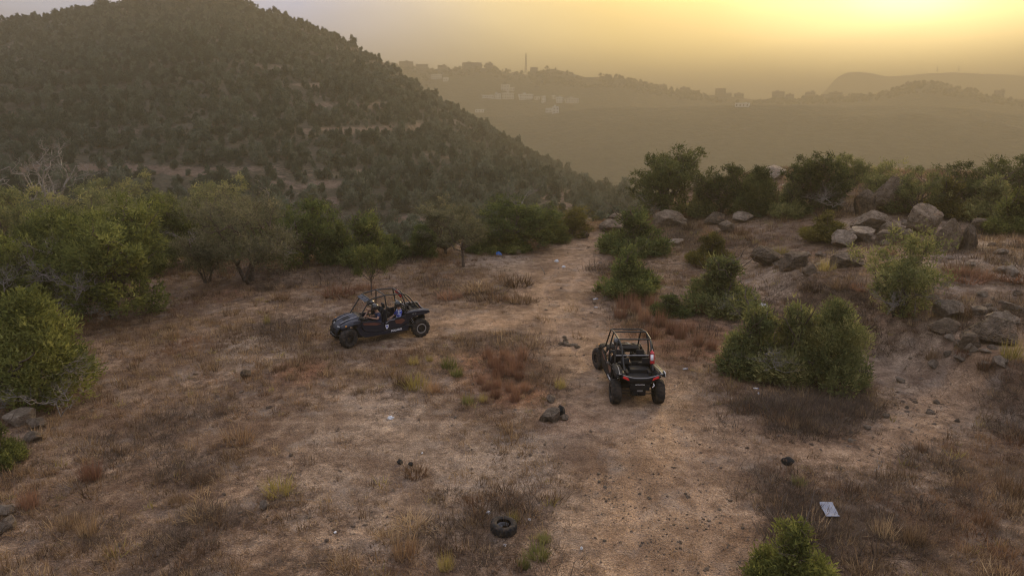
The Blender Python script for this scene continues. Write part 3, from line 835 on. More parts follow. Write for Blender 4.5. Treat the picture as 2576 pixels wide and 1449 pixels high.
for a in PL:
    name, cat, px, py, top, wid, kind, v, leaf, label, grp = a
    t = plant(name, cat, px, py, top, wid, kind, v, leaf, label, grp)
    DW = {292: [(0, -2.2, 1.0, 1.0, 1.2), (1, -1.7, 1.9, 0.9, 1.5), (2, -2.8, 2.2, 0.9, 1.6), (0, -1.2, 0.9, 0.7, 1.2)], 105: [(1, -0.9, 0.35, 0.8, 0.9), (2, -0.3, 1.2, 0.5, 1.0), (0, -1.9, 0.3, 0.6, 1.0)],
          160: [(2, -1.9, 1.6, 0.8, 1.3), (1, -1.3, 2.6, 0.8, 1.4)], 30: [(0, -1.6, 1.4, 0.9, 1.2), (1, -1.1, 2.0, 0.8, 1.4)], 478: [(1, -1.2, 1.8, 0.8, 1.4)], 560: [(2, -0.9, 3.0, 1.0, 1.0)], 628: [(0, -0.4, 2.0, 0.8, 1.5), (1, 0.6, 2.2, 0.8, 1.2)],
          1312: [(1, 1.6, 3.0, 1.0, 0.4)], 1908: [(2, -1.8, 0.9, 0.6, 0.7), (1, -1.2, 0.5, 0.5, 0.8)], 1812: [(0, -1.6, 0.6, 0.6, 0.9)], 2262: [(1, -2.6, 0.5, 0.7, 0.5), (2, -1.0, 0.9, 0.6, 0.5)], 1672: [(2, -2.6, 0.9, 1.2, 1.0)], 2040: [(0, -1.5, 1.2, 1.1, 1.4)]}
    for d_ in DW.get(px, ()): deadwood(t, *d_)

# ---------------------------------------------------------------- geometry-node scatter
def src_collection(name, meshes):
    c = bpy.data.collections.new(name)
    for i, me in enumerate(meshes):
        o = bpy.data.objects.new('%s_%02d' % (name, i), me)
        c.objects.link(o)
    return c
def scatter(name, P, rot, scl, idx, coll):
    me = bpy.data.meshes.new(name)
    me.vertices.add(len(P)); me.vertices.foreach_set('co', np.asarray(P, np.float32).ravel())
    attr(me, 'rot', rot, typ='FLOAT_VECTOR'); attr(me, 'scl', scl, typ='FLOAT_VECTOR'); attr(me, 'idx', idx, typ='INT')
    o = link(name, me)
    g = bpy.data.node_groups.new(name, 'GeometryNodeTree')
    g.interface.new_socket('Geometry', in_out='INPUT', socket_type='NodeSocketGeometry')
    g.interface.new_socket('Geometry', in_out='OUTPUT', socket_type='NodeSocketGeometry')
    q = NB(g)
    gi, go = q.n('NodeGroupInput'), q.n('NodeGroupOutput')
    ip = q.n('GeometryNodeInstanceOnPoints')
    ci = q.n('GeometryNodeCollectionInfo'); ci.inputs[0].default_value = coll
    ci.inputs['Separate Children'].default_value = True; ci.inputs['Reset Children'].default_value = True
    def na(nm, t):
        x = q.n('GeometryNodeInputNamedAttribute'); x.data_type = t; x.inputs[0].default_value = nm
        return x.outputs[0]
    q.l(gi.outputs[0], ip.inputs['Points']); q.l(ci.outputs[0], ip.inputs['Instance'])
    ip.inputs['Pick Instance'].default_value = True
    q.l(na('idx', 'INT'), ip.inputs['Instance Index'])
    q.l(na('rot', 'FLOAT_VECTOR'), ip.inputs['Rotation']); q.l(na('scl', 'FLOAT_VECTOR'), ip.inputs['Scale'])
    q.l(ip.outputs[0], go.inputs[0])
    md = o.modifiers.new('scatter', 'NODES'); md.node_group = g
    tag(o, kind='stuff')
    return o

# ---------------------------------------------------------------- trees of the hill
def hill_proto(seed, grey=False):
    rng = np.random.default_rng(seed)
    H, W = 2.8, 2.8
    lobes = []
    for i in range(9):
        a = rng.uniform(0, 6.28); t = rng.random()
        rr = W / 2 * rng.uniform(0.2, 0.75) * (1 - 0.6 * t); r_ = rng.uniform(0.4, 0.65) * (1.1 - 0.35 * t)
        lobes.append(((rr * math.cos(a), rr * math.sin(a), 0.5 + t * (H - 1.0)), (r_, r_, r_ * 1.1)))
    lobes.append(((0, 0, 1.1), (0.8, 0.8, 0.9)))
    cr = crown_lobes(rng, lobes, 900, 5, 0.42, 0.17, 0.6, 0.15, 0.6)
    tv, tq = tubes([((0, 0, -0.4), (0.1, 0, 1.6), 0.10, 0.05)] + [((0, 0, 0.2), l[0], 0.05, 0.03) for l in lobes[:3]], 4)
    V = np.vstack([cr[0], tv]); 
    F3 = np.vstack([cr[1], np.vstack([tq[:, [0, 1, 2]], tq[:, [0, 2, 3]]]) + len(cr[0])])
    me = mesh_np('juniper', V, F3)
    attr(me, 'tint', np.concatenate([cr[2], np.full(len(tv), 0.2)]))
    me.materials.append(LEAF['hill']); me.materials.append(BARK)
    mi = np.zeros(len(F3), np.int32); mi[len(cr[1]):] = 1
    me.polygons.foreach_set('material_index', mi)
    return me
HILLM = [hill_proto(500 + i) for i in range(7)] + [hill_proto(560, True)]
def hill_points():
    rng = np.random.default_rng(77)
    g = 2.15
    X, Y = np.meshgrid(np.arange(-420, 130, g), np.arange(25, 560, g))
    X = X.ravel() + rng.uniform(-.5, .5, X.size) * g * 1.1; Y = Y.ravel() + rng.uniform(-.5, .5, Y.size) * g * 1.1
    r, az = np.hypot(X, Y), np.arctan2(X, Y)
    re = np.interp(az, RE_A, RE_V); r1 = np.interp(az, R1_A, R1_V)
    ok = (r > np.maximum(re + 7, 0)) & (r < r1 + 25) & (az > R(-48)) & (az < R(13.5))
    X, Y, r = X[ok], Y[ok], r[ok]
    dens = 0.82 - terr_bare(X, Y) * 1.1 - rock_val(X, Y) * 0.6 + fbm(X / 30, Y / 30, 7, 3) * 0.9
    ok = rng.random(len(X)) < np.clip(dens, 0.05, 0.97)
    X, Y, r = X[ok], Y[ok], r[ok]
    return X, Y, height(X, Y), r, rng
HX, HY, HZ, HR, hrng = hill_points()
hn = len(HX)
h_s = np.exp(hrng.normal(-0.30, 0.36, hn)); h_i = np.where(hrng.random(hn) < 0.08, 7, hrng.integers(0, 7, hn))
h_rot = hrng.uniform(0, 6.28, hn)
h_scl = np.stack([h_s, h_s, h_s * hrng.uniform(0.8, 1.25, hn)], 1)
# inside the picture, largest first
c_, s_ = math.cos(PITCH), math.sin(PITCH)
dep = HY * c_ - (HZ - CAMH) * s_
sx = HX / dep * F + 1288
sy = 724.5 - (HY * s_ + (HZ - CAMH) * c_) / dep * F
inview = (dep > 0) & (sx > -20) & (sx < 2596) & (sy > -30) & (sy < 560)
size = np.where(inview, h_s / dep, 0)
order = np.argsort(-size)
near_k = [k for k in order[:600] if HR[k] < 92]
single = [k for k in order if HR[k] >= 92][:285]
used = set(near_k) | set(single)
rest = np.array([k for k in range(hn) if k not in used and not (HR[k] < 92)])
ZONES = [(330, 'juniper of the lowest hill slope at the far left, beyond the dead tree', 'hill junipers beyond the dead tree'),
         (640, 'juniper low on the big hill above the left tree belt', 'hill junipers above the left tree belt'),
         (960, 'juniper low on the big hill above the darkest green tree', 'hill junipers above the darkest tree'),
         (1230, 'juniper low on the big hill behind the lone acacia', 'hill junipers behind the acacia'),
         (1420, 'juniper low on the big hill above the broad dark tree', 'hill junipers above the broad dark tree'),
         (9999, 'juniper on the hazy lowest spur of the big hill near the track end', 'hill junipers near the track end')]
def zone(k):
    for x1, lab, g in ZONES:
        if sx[k] < x1: return lab, g
for k in single:
    o = link('juniper_tree', HILLM[h_i[k]])
    o.location = (HX[k], HY[k], HZ[k] - 0.1); o.rotation_euler = (0, 0, h_rot[k]); o.scale = h_scl[k]
    lab, g_ = zone(k)
    tag(o, lab, 'tree', g_)
DIP = [(700, 'juniper in the dip right behind the left belt of trees', 'junipers in the dip on the left'), (1150, 'juniper in the dip between the darkest tree and the lone acacia', 'junipers in the dip in the middle'), (9999, 'juniper in the dip beyond the broad dark tree', 'junipers in the dip beyond the broad dark tree')]
for n_, k in enumerate(near_k):
    crown, trunk, H, W = proto(('bush', 'cone', 'tree', 'bush')[n_ % 4], n_ % 3, ('olive', 'dark', 'dusk', 'dark', 'green')[n_ % 5])
    h_ = h_s[k] * 2.6 * (1.25 if n_ % 4 == 2 else 1)
    t = empty('juniper_tree', (HX[k], HY[k], HZ[k] - 0.1), (0, 0, h_rot[k]), (h_ * 1.05 / W, h_ * 1.05 / W, h_ / H))
    lab, g_ = [(a, b) for x1, a, b in DIP if sx[k] < x1][0]
    tag(t, lab, 'tree', g_)
    link('trunk', trunk, t); link('crown', crown, t)
HC_ = src_collection('hill_juniper', HILLM)
scatter('hillside_forest', np.stack([HX, HY, HZ - 0.1], 1)[rest], np.stack([0 * HX, 0 * HX, h_rot], 1)[rest], h_scl[rest], h_i[rest], HC_)
# far slopes and ridge crest
def far_trees():
    rng = np.random.default_rng(5)
    n = 2600
    az = rng.uniform(R(-22), R(42), n); r = rng.uniform(1170, 1262, n)
    x, y = r * np.sin(az), r * np.cos(az)
    z = height(x, y)
    ok = fbm(x / 70, y / 70, 3, 3) > -0.12
    x, y, z = x[ok], y[ok], z[ok]; n = len(x)
    s = rng.uniform(0.9, 2.2, n)
    scatter('ridge_forest', np.stack([x, y, z - 0.3], 1), np.stack([0 * x, 0 * x, rng.uniform(0, 6.28, n)], 1), np.stack([s * 1.3, s * 1.3, s], 1), rng.integers(0, 7, n), HC_)
far_trees()
# ------------------------------------------------------------------ rocks
def rock_mat(name, a, b_, c_, spec=0.2):
    m, nt, b = mat(name); q = NB(nt); P = q.pos(True)
    oi = q.n('ShaderNodeObjectInfo')
    n1 = q.noise(P, 2.2, 6, 0.65); n2 = q.noise(P, 11, 5, 0.7)
    f = q.math('ADD', q.math('MULTIPLY', n1, 0.65), q.math('MULTIPLY', n2, 0.35))
    f = q.math('ADD', f, q.math('MULTIPLY', q.math('SUBTRACT', oi.outputs['Random'], 0.5), 0.16))
    col = q.ramp(f, [(0.32, a), (0.5, b_), (0.68, c_)])
    col = q.mix(q.rng(q.noise(P, 1.1, 4, 0.6), 0.56, 0.7, 0, 0.65), col, (0.30, 0.17, 0.09))
    q.l(col, b.inputs['Base Color']); b.inputs['Roughness'].default_value = 0.92
    b.inputs['Specular IOR Level'].default_value = spec
    vo = q.n('ShaderNodeTexVoronoi'); vo.feature = 'DISTANCE_TO_EDGE'; vo.inputs['Scale'].default_value = 1.7
    q.l(q.n('ShaderNodeVectorMath', operation='ADD').outputs[0], vo.inputs['Vector']) if False else q.l(q.noise(P, 1.5, 3, 0.6, 'Color'), vo.inputs['Vector'])
    crack = q.rng(vo.outputs['Distance'], 0.0, 0.05)
    q.l(q.bump(q.math('ADD', q.math('ADD', n1, q.math('MULTIPLY', crack, 0.5)), q.math('MULTIPLY', n2, 0.6)), 1.0, 0.16), b.inputs['Normal'])
    return m
ROCK = rock_mat('weathered_rock', (0.066, 0.047, 0.032), (0.160, 0.117, 0.080), (0.28, 0.212, 0.15))
PALE = rock_mat('pale_rock', (0.13, 0.098, 0.07), (0.275, 0.213, 0.156), (0.45, 0.365, 0.28))
SOILROCK = rock_mat('soil_stone', (0.13, 0.09, 0.062), (0.28, 0.205, 0.148), (0.46, 0.36, 0.265))
DARK = rock_mat('dark_rock', (0.02, 0.022, 0.022), (0.045, 0.045, 0.045), (0.085, 0.08, 0.076))
def rock_mesh(name, seed, sub=4, cuts=9, rough=0.12, m=ROCK):
    cuts = cuts + 5; rough = rough * 0.75
    rng = np.random.default_rng(seed)
    bm = bmesh.new()
    bmesh.ops.create_icosphere(bm, subdivisions=sub, radius=1.0)
    V = np.array([v.co[:] for v in bm.verts])
    for i in range(cuts):                     # flatten along random planes: facets
        n = rng.normal(0, 1, 3); n /= np.linalg.norm(n)
        d = rng.uniform(0.48, 0.82)
        s = V @ n - d
        V = V - np.where(s > 0, s, 0)[:, None] * n * 0.98
    u = V / np.linalg.norm(V, axis=1, keepdims=True)
    nz = fbm(u[:, 0] * 2.1 + seed, u[:, 1] * 2.1 + u[:, 2] * 1.7, seed, 4) + 0.5 * fbm(u[:, 2] * 5 + seed, u[:, 0] * 5 - u[:, 1] * 4, seed + 3, 3)
    V = V * (1 + rough * nz)[:, None]
    if sub >= 5:
        V = V * (1 + 0.075 * fbm(u[:, 0] * 6 + seed, u[:, 1] * 6 + u[:, 2] * 5, seed + 7, 4) + 0.05 * fbm(u[:, 2] * 11 + seed * 2, u[:, 0] * 9 - u[:, 1] * 8, seed + 9, 3))[:, None]
        st = np.abs(((V[:, 2] + 0.25 * V[:, 0] + 0.12 * nz) * 4.2 + seed) % 1.0 - 0.5)      # bedding cracks
        V[:, :2] *= (1 - 0.045 * np.exp(-(st / 0.07) ** 2))[:, None]
    for v, c in zip(bm.verts, V): v.co = c
    me = bpy.data.meshes.new(name); bm.to_mesh(me); bm.free()
    ext = V.max(0) - V.min(0)
    V2 = (V - (V.max(0) + V.min(0)) / 2) / (ext / 2)
    me.vertices.foreach_set('co', V2.astype(np.float32).ravel())
    for p in me.polygons: p.use_smooth = False
    me.materials.append(m)
    return me
RM = [rock_mesh('boulder', 11 + i, 5, 10) for i in range(7)]
RP = [rock_mesh('pale_boulder', 41 + i, 5, 9, 0.16, PALE) for i in range(4)]
def put_rock(name, px, py, w, h, me, label, cat='boulder', depth=0.8, rz=0.0, tilt=(0, 0), sink=0.18, group=None, lift=0.0):
    """px, py: foot point in the picture; w, h: seen size"""
    p = at(px, py); s = mpp(p)
    o = link(name, me)
    hw, hh = w * s / 2, h * s / 2
    o.scale = (hw, hw * depth, hh * (1 + sink))
    o.location = (p.x, p.y + hw * depth * 0.6, p.z + hh * (1 - sink) + lift)
    o.rotation_euler = (tilt[0], tilt[1], rz)
    tag(o, label, cat, group)
    return o
ROCKS = [
 (2245, 538, 100, 84, 0, 'largest upright rounded boulder crowning the pile on the right', 0.8, 0.3, (0.1, 0.05), 0.25),
 (2180, 545, 60, 65, 1, 'dark boulder leaning against the left side of the largest boulder', 0.9, 0.8, (0, 0.2), 0.1),
 (2215, 590, 110, 60, 2, 'broad low boulder carrying the largest boulder of the pile', 0.9, 0.1, (0, 0), 0),
 (2335, 592, 90, 78, 3, 'tilted slab like boulder between the largest and the standing boulder', 0.7, 0.4, (0.1, -0.45), 0.1),
 (2390, 634, 78, 84, 4, 'standing egg shaped boulder in front, lowest right of the pile', 0.8, 0.2, (0, 0.1), 0),
 (2440, 628, 42, 66, 5, 'narrow cracked boulder right of the standing egg shaped one', 0.9, 0.7, (0, -0.1), 0),
 (2465, 590, 60, 40, 6, 'flat topped boulder behind the narrow cracked one', 0.9, 0.2, (0, 0), 0),
 (2243, 595, 55, 38, 5, 'small boulder in front of the broad low one', 0.9, 0.6, (0, 0), 0),
 (2228, 615, 52, 36, 6, 'round grey boulder lying in front of the broad low one', 0.9, 0.1, (0, 0), 0),
 (2293, 610, 46, 34, 1, 'small boulder wedged under the tilted slab boulder', 0.9, 0.1, (0, 0), 0),
 (2175, 610, 70, 38, 0, 'pale flat boulder with a light top, right one of a pair near the pile', 0.9, 0.4, (0, 0.15), 0, 1),
 (2127, 622, 66, 42, 2, 'pale blocky boulder with a light top, left one of a pair near the pile', 0.9, 0.2, (0, 0), 0, 1),
 (1940, 455, 80, 32, 3, 'pale flat rock showing between the trees of the right ridge', 0.9, 0.1, (0, 0), 0.2, 1),
 (2095, 520, 60, 62, 4, 'tall brown boulder among the bushes left of the pile', 0.8, 0.2, (0, 0), 0),
 (1690, 572, 90, 42, 5, 'dark half buried boulder under the tall dark ridge tree', 0.9, 0.2, (0, 0), 0),
 (1800, 566, 56, 32, 0, 'brown boulder in dry grass under the round headed ridge tree', 0.9, 0.2, (0, 0), 0),
 (1832, 585, 48, 30, 1, 'low boulder in front of the brown one in the dry grass', 0.9, 0.6, (0, 0), 0),
 (1872, 558, 56, 24, 2, 'flat light boulder right of the brown one in the dry grass', 0.9, 0.1, (0, 0), 0, 1),
 (1940, 668, 80, 44, 3, 'grey jagged boulder of the low outcrop in the middle of the right slope', 0.9, 0.3, (0, 0.1), 0),
 (2000, 676, 80, 40, 6, 'rough brown boulder of the low outcrop right of the jagged grey one', 0.9, 0.9, (0, 0), 0),
 (2040, 690, 44, 26, 4, 'small reddish boulder at the lower end of the low outcrop', 0.9, 0.9, (0, 0), 0),
 (2140, 672, 80, 36, 5, 'flat boulder in dry grass right of the low outcrop', 0.9, 0.1, (0, 0), 0),
 (1545, 585, 74, 30, 3, 'grey slabby boulder at the top of the track beside the ridge', 0.9, -0.4, (0, -0.1), 0),
 (1560, 562, 60, 26, 2, 'upper grey slabby boulder where the ridge drops to the valley', 0.9, -0.4, (0, -0.1), 0),
 (1470, 600, 28, 20, 1, 'small grey boulder beside the yellowing shrub', 0.9, 0, (0, 0), 0),
 (1702, 618, 44, 14, 0, 'flat pale stone on the grass behind the yellow green bush', 0.9, 0, (0, 0), 0, 1),
 (2395, 802, 66, 46, 1, 'layered pinkish rock on the bank right of the airy shrub', 0.9, 0.2, (0, 0), 0, 1),
 (2388, 836, 76, 36, 4, 'brown rock below the layered pinkish one on the bank', 0.9, 0.2, (0, 0), 0),
 (2510, 868, 120, 66, 0, 'wide reddish ledge of rock at the right edge of the bank', 0.9, 0.1, (0, 0), 0),
 (2440, 880, 52, 44, 6, 'upright reddish rock left of the wide ledge on the bank', 0.9, 0.1, (0, 0), 0),
 (2530, 830, 80, 34, 2, 'pale cracked rock on top of the wide reddish ledge', 0.9, 0.3, (0, 0), 0.1, 1),
 (2350, 925, 30, 18, 3, 'flat pale stone beside a dry tuft below the bank', 0.9, 0.3, (0, 0), 0, 1),
 (38, 1072, 66, 38, 0, 'large pale boulder under the bright green bush on the left', 0.8, 0.3, (0, 0.1), 0, 1),
 (86, 1080, 44, 26, 1, 'second pale boulder right of the large one under the bright green bush', 0.9, 0.7, (0, 0), 0, 1),
 (78, 1112, 42, 24, 2, 'pale boulder lowest in the group under the bright green bush', 0.9, 0.1, (0, 0), 0, 1),
 (10, 1335, 46, 34, 3, 'yellowish boulder at the left picture edge near the bottom', 0.9, 0.2, (0, 0), 0, 1),
 (8, 1300, 40, 26, 1, 'small pale boulder at the left edge above the yellowish one', 0.9, 0.2, (0, 0), 0, 1),
 (1388, 1062, 46, 30, 4, 'tan boulder beside a dark stone on the left edge of the track', 0.9, 0.2, (0, 0), 0, 1),
 (1372, 1060, 30, 20, 5, 'small brown stone touching the tan boulder', 0.9, 0.9, (0, 0), 0),
 (1420, 1056, 24, 12, 2, 'small pale stone between the tan boulder and the dark stone', 0.9, 0.9, (0, 0), 0, 1),
 (1385, 1012, 26, 16, 3, 'lone pale stone in the grass above the tan boulder', 0.9, 0.9, (0, 0), 0, 1),
 (664, 1282, 24, 24, 2, 'tan pointed stone in the lower left grass', 0.9, 0.3, (0, 0), 0, 1),
 (616, 952, 26, 20, 3, 'broken orange stone in the left clearing', 0.9, 0.3, (0, 0), 0),
]
for i, a in enumerate(ROCKS):
    px, py, w, h, k, lab, dp, rz, tl, lift = a[:10]
    me = RP[k % len(RP)] if len(a) > 10 else RM[k % len(RM)]
    big = max(w, h) > 30
    put_rock('boulder' if big else 'stone', px, py, w, h, me, lab, 'boulder' if big else 'stone', dp, rz, tl, 0.28, None, lift)
RD = rock_mesh('dark_stone', 71, 3, 8, 0.1, DARK)
put_rock('stone', 1411, 1046, 27, 26, RD, 'dark greenish round stone behind the tan boulder at the track edge', 'stone', 0.9, 0.5)
put_rock('stone', 1984, 1172, 36, 22, RD, 'black angular stone lying alone right of the track', 'stone', 0.7, 2.2, (0, 0.2))
put_rock('stone', 1005, 1168, 16, 12, RD, 'dark stone in the lower middle clearing', 'stone', 0.9, 0.4)
put_rock('stone', 1033, 1172, 16, 9, RD, 'flat dark stone right of the other dark one in the lower clearing', 'stone', 0.9, 1.4)

# low row of stones that edges the clearing
SM = [rock_mesh('stone', 100 + i, 3, 8, 0.12, (PALE if i % 3 else ROCK)) for i in range(8)]
rr = random.Random(4)
row = [(955, 660), (985, 655), (1015, 650), (1040, 645), (1065, 642), (1090, 640), (880, 672), (905, 668), (930, 664), (745, 662), (800, 668), (1330, 632), (1300, 640)]
for i, (px, py) in enumerate(row):
    put_rock('stone', px, py, rr.uniform(16, 30), rr.uniform(8, 15), SM[i % 8], 'flat pale stone in the low row along the drop behind the blue black vehicle', 'stone', 0.8, rr.uniform(0, 3), group='stones of the low edging row')
# flat heap of pale rubble on the track
c0 = at(1425, 868)
for i in range(16):
    o = link('stone', SM[i % 8]); s = rr.uniform(0.05, 0.11)
    x, y = c0.x + rr.gauss(0, 0.2), c0.y + rr.gauss(0, 0.28)
    o.location = (x, y, hz(x, y) + s * 0.3); o.scale = (s * 1.5, s * 1.2, s * 0.7); o.rotation_euler = (rr.uniform(-.3, .3), rr.uniform(-.3, .3), rr.uniform(0, 6))
    tag(o, 'pale stone of the little rubble heap in the middle of the dirt track', 'stone', 'stones of the rubble heap')

# broken rock on the right bank and round the boulder pile
rb = np.random.default_rng(14)
for (x0, x1, y0, y1), k, w0, w1, lab, g_ in [((2370, 2570, 780, 925), 28, 14, 44, 'broken rock of the stony bank at the right picture edge', 'broken rocks of the right bank'),
                                            ((2110, 2500, 560, 655), 20, 12, 34, 'broken rock lying round the foot of the boulder pile', 'broken rocks round the boulder pile'),
                                            ((1900, 2080, 635, 690), 12, 12, 34, 'broken rock of the low outcrop on the right slope', 'broken rocks of the low outcrop'),
                                            ((2430, 2570, 640, 780), 14, 12, 40, 'flat broken rock on the pale slope right of the airy shrub', 'flat rocks right of the airy shrub'),
                                            ((2100, 2480, 930, 1100), 14, 10, 24, 'broken rock on the stony path below the right bank', 'broken rocks on the stony path')]:
    for j in range(k):
        w = rb.uniform(w0, w1)
        put_rock('stone', rb.uniform(x0, x1), rb.uniform(y0, y1), w, w * rb.uniform(0.3, 0.6), (SM if w < 26 else RP)[rb.integers(0, len(SM if w < 26 else RP))], lab, 'stone', 0.8, rb.uniform(0, 3), (rb.uniform(-.25, .25), rb.uniform(-.25, .25)), 0.35, g_)
# loose stones lying singly on the soil
SDC = [rock_mesh('stone', 130 + i, 2, 6, 0.14, (SOILROCK if i % 4 else PALE)) for i in range(8)]
def loose():
    rng = np.random.default_rng(9)
    n = 0
    zones = [((1450, 2000, 1080, 1440), 30, 'stone lying loose on the dirt track near the bottom'),
             ((2000, 2560, 940, 1420), 44, 'stone lying loose in the scrub of the lower right slope'),
             ((1880, 2560, 620, 930), 30, 'stone lying loose on the upper right slope'),
             ((100, 1380, 880, 1440), 40, 'stone lying loose in the dry grass of the left clearing'),
             ((1330, 1560, 620, 900), 15, 'stone lying loose on the upper part of the dirt track')]
    for (x0, x1, y0, y1), k, lab in zones:
        for j in range(k):
            px, py = rng.uniform(x0, x1), y0 + (y1 - y0) * rng.random() ** 0.8
            p = at(px, py); s = mpp(p) * rng.uniform(2.6, 6.4) * (1.5 if rng.random() < 0.12 else 1)
            s = min(s * 0.85, 0.13)
            o = link('stone', SDC[rng.integers(0, 8)])
            o.location = (p.x, p.y, p.z + s * 0.25)
            o.scale = (s * rng.uniform(0.9, 1.4), s * rng.uniform(0.7, 1.1), s * rng.uniform(0.45, 0.8))
            o.rotation_euler = (rng.uniform(-.3, .3), rng.uniform(-.3, .3), rng.uniform(0, 6.28))
            tag(o, lab, 'stone', lab.replace('stone', 'stones', 1))
loose()

# ------------------------------------------------------------------ gravel, dry grass, scrub (uncountable)
def field_points(n, seed, r0=7.5, r1=82, pw=1.0, az=48):
    """points thinning with distance"""
    rng = np.random.default_rng(seed)
    u = rng.random(n)
    r = (r0 ** (2 - pw) + u * (r1 ** (2 - pw) - r0 ** (2 - pw))) ** (1 / (2 - pw))
    a = R(1) * rng.uniform(-az, az, n)
    x, y = r * np.sin(a), r * np.cos(a)
    ok = r < np.interp(a, RE_A, RE_V) + 14
    return x[ok], y[ok], r[ok], rng
def tuft(seed, n, h, spread, lean, w, name):
    rng = np.random.default_rng(seed)
    V, T = [], []
    a = rng.uniform(0, 6.28, n); q = np.sqrt(rng.random(n)) * spread
    B = np.stack([q * np.cos(a), q * np.sin(a), np.full(n, -0.02)], 1)
    ln = h * rng.uniform(0.45, 1.1, n)
    a2 = a + rng.normal(0, 0.9, n); le = np.abs(rng.normal(lean, 0.28, n))
    D = np.stack([np.cos(a2) * np.sin(le), np.sin(a2) * np.sin(le), np.cos(le)], 1)
    S = np.stack([-np.sin(a2 + rng.normal(0, .8, n)), np.cos(a2), 0 * a], 1)
    tip = B + D * ln[:, None]
    tip[:, 2] = np.maximum(tip[:, 2] - 0.12 * ln * le, 0.0)
    V = np.stack([B - S * w / 2, B + S * w / 2, tip], 1).reshape(-1, 3)
    me = mesh_np(name, V, np.arange(3 * n).reshape(-1, 3))
    attr(me, 'tint', np.repeat(np.clip(rng.normal(0.5, 0.2, n), 0, 1), 3))
    return me
def grass_mat(name, stops, redmix=True):
    m = bpy.data.materials.new(name); m.use_nodes = True
    nt = m.node_tree; nt.nodes.clear(); q = NB(nt)
    out = q.n('ShaderNodeOutputMaterial'); oi = q.n('ShaderNodeObjectInfo')
    P = q.pos()
    nz = q.noise(P, 0.6, 4, 0.6)
    f = q.math('ADD', q.math('MULTIPLY', q.attr('tint'), 0.4), q.math('ADD', q.math('MULTIPLY', oi.outputs['Random'], 0.4), q.math('MULTIPLY', nz, 0.3)))
    c = q.ramp(f, stops)
    if redmix: c = q.mix(q.rng(q.noise(P, 0.33, 4, 0.6), 0.5, 0.68, 0, 0.8), c, q.ramp(oi.outputs['Random'], [(0, (0.13, 0.065, 0.042)), (1, (0.30, 0.16, 0.085))]))
    d = q.n('ShaderNodeBsdfDiffuse'); t = q.n('ShaderNodeBsdfTranslucent'); mx = q.n('ShaderNodeMixShader'); mx.inputs[0].default_value = 0.3
    q.l(c, d.inputs[0]); q.l(c, t.inputs[0]); q.l(d.outputs[0], mx.inputs[1]); q.l(t.outputs[0], mx.inputs[2]); q.l(mx.outputs[0], out.inputs[0])
    return m
G_DRY = grass_mat('dry_grass', [(0.2, (0.045, 0.029, 0.018)), (0.42, (0.135, 0.087, 0.052)), (0.62, (0.28, 0.185, 0.105)), (0.85, (0.50, 0.365, 0.21))])
G_RED = grass_mat('red_grass', [(0.2, (0.10, 0.052, 0.035)), (0.5, (0.22, 0.115, 0.072)), (0.9, (0.36, 0.215, 0.135))], False)
G_YEL = grass_mat('straw', [(0.2, (0.15, 0.12, 0.035)), (0.5, (0.30, 0.24, 0.075)), (0.9, (0.46, 0.36, 0.13))], False)
G_TWIG = grass_mat('grey_scrub', [(0.2, (0.040, 0.029, 0.022)), (0.5, (0.100, 0.073, 0.054)), (0.9, (0.20, 0.150, 0.110))], False)
G_GRN = grass_mat('pale_herb', [(0.2, (0.075, 0.080, 0.026)), (0.5, (0.16, 0.16, 0.052)), (0.9, (0.27, 0.255, 0.095))], False)
def mk(me, m): me.materials.append(m); return me
GRM = [mk(tuft(200 + i, 26, 0.13, 0.16, 0.85, 0.012, 'grass'), G_DRY) for i in range(5)] + \
      [mk(tuft(210 + i, 30, 0.22, 0.12, 0.5, 0.011, 'grass'), G_DRY) for i in range(3)] + \
      [mk(tuft(220 + i, 40, 0.26, 0.26, 0.9, 0.010, 'scrub'), G_TWIG) for i in range(3)] + \
      [mk(tuft(230, 24, 0.2, 0.10, 0.5, 0.012, 'herb'), G_YEL)]
GR_C = src_collection('grass_tuft', GRM)
def make_grass():
    x, y, r, rng = field_points(150000, 21, pw=0.75)
    tr = np.clip(track_val(x, y), 0, 1); ba = bare_val(x, y)
    gn = fbm(x / 4.5, y / 4.5, 29, 4)
    ty = at(1267, 1336)
    keep = rng.random(len(x)) < np.clip(0.66 - tr * 1.2 - ba * 0.35 + gn * 1.5, 0.015, 1)
    keep &= np.hypot(x - ty.x, y - ty.y) > 0.5
    x, y, r, gn = x[keep], y[keep], r[keep], gn[keep]
    n = len(x)
    sc = fbm(x / 3.2, y / 3.2, 33, 3) + 0.12 * sstep(6, 16, x)
    u = rng.random(n)
    idx = rng.integers(0, 5, n)
    idx = np.where(u < 0.22, rng.integers(5, 8, n), idx)
    idx = np.where((sc > 0.13) & (u > 0.45), rng.integers(8, 11, n), idx)
    idx = np.where(u > 0.985, 11, idx)
    s = np.exp(rng.normal(0.0, 0.33, n)) * (0.9 + 0.6 * np.clip(gn + 0.2, 0, 1))
    s = s * (1 + 0.5 * sstep(30, 60, r))
    P = np.stack([x, y, height(x, y)], 1)
    scatter('dry_grass', P, np.stack([rng.normal(0, .12, n), rng.normal(0, .12, n), rng.uniform(0, 6.28, n)], 1), np.stack([s * 1.1, s * 1.1, s], 1), idx, GR_C)
make_grass()
GVM = [rock_mesh('pebble', 300 + i, 1, 4, 0.1, (PALE if i % 3 == 0 else SOILROCK)) for i in range(6)]
GV_C = src_collection('pebble', GVM)
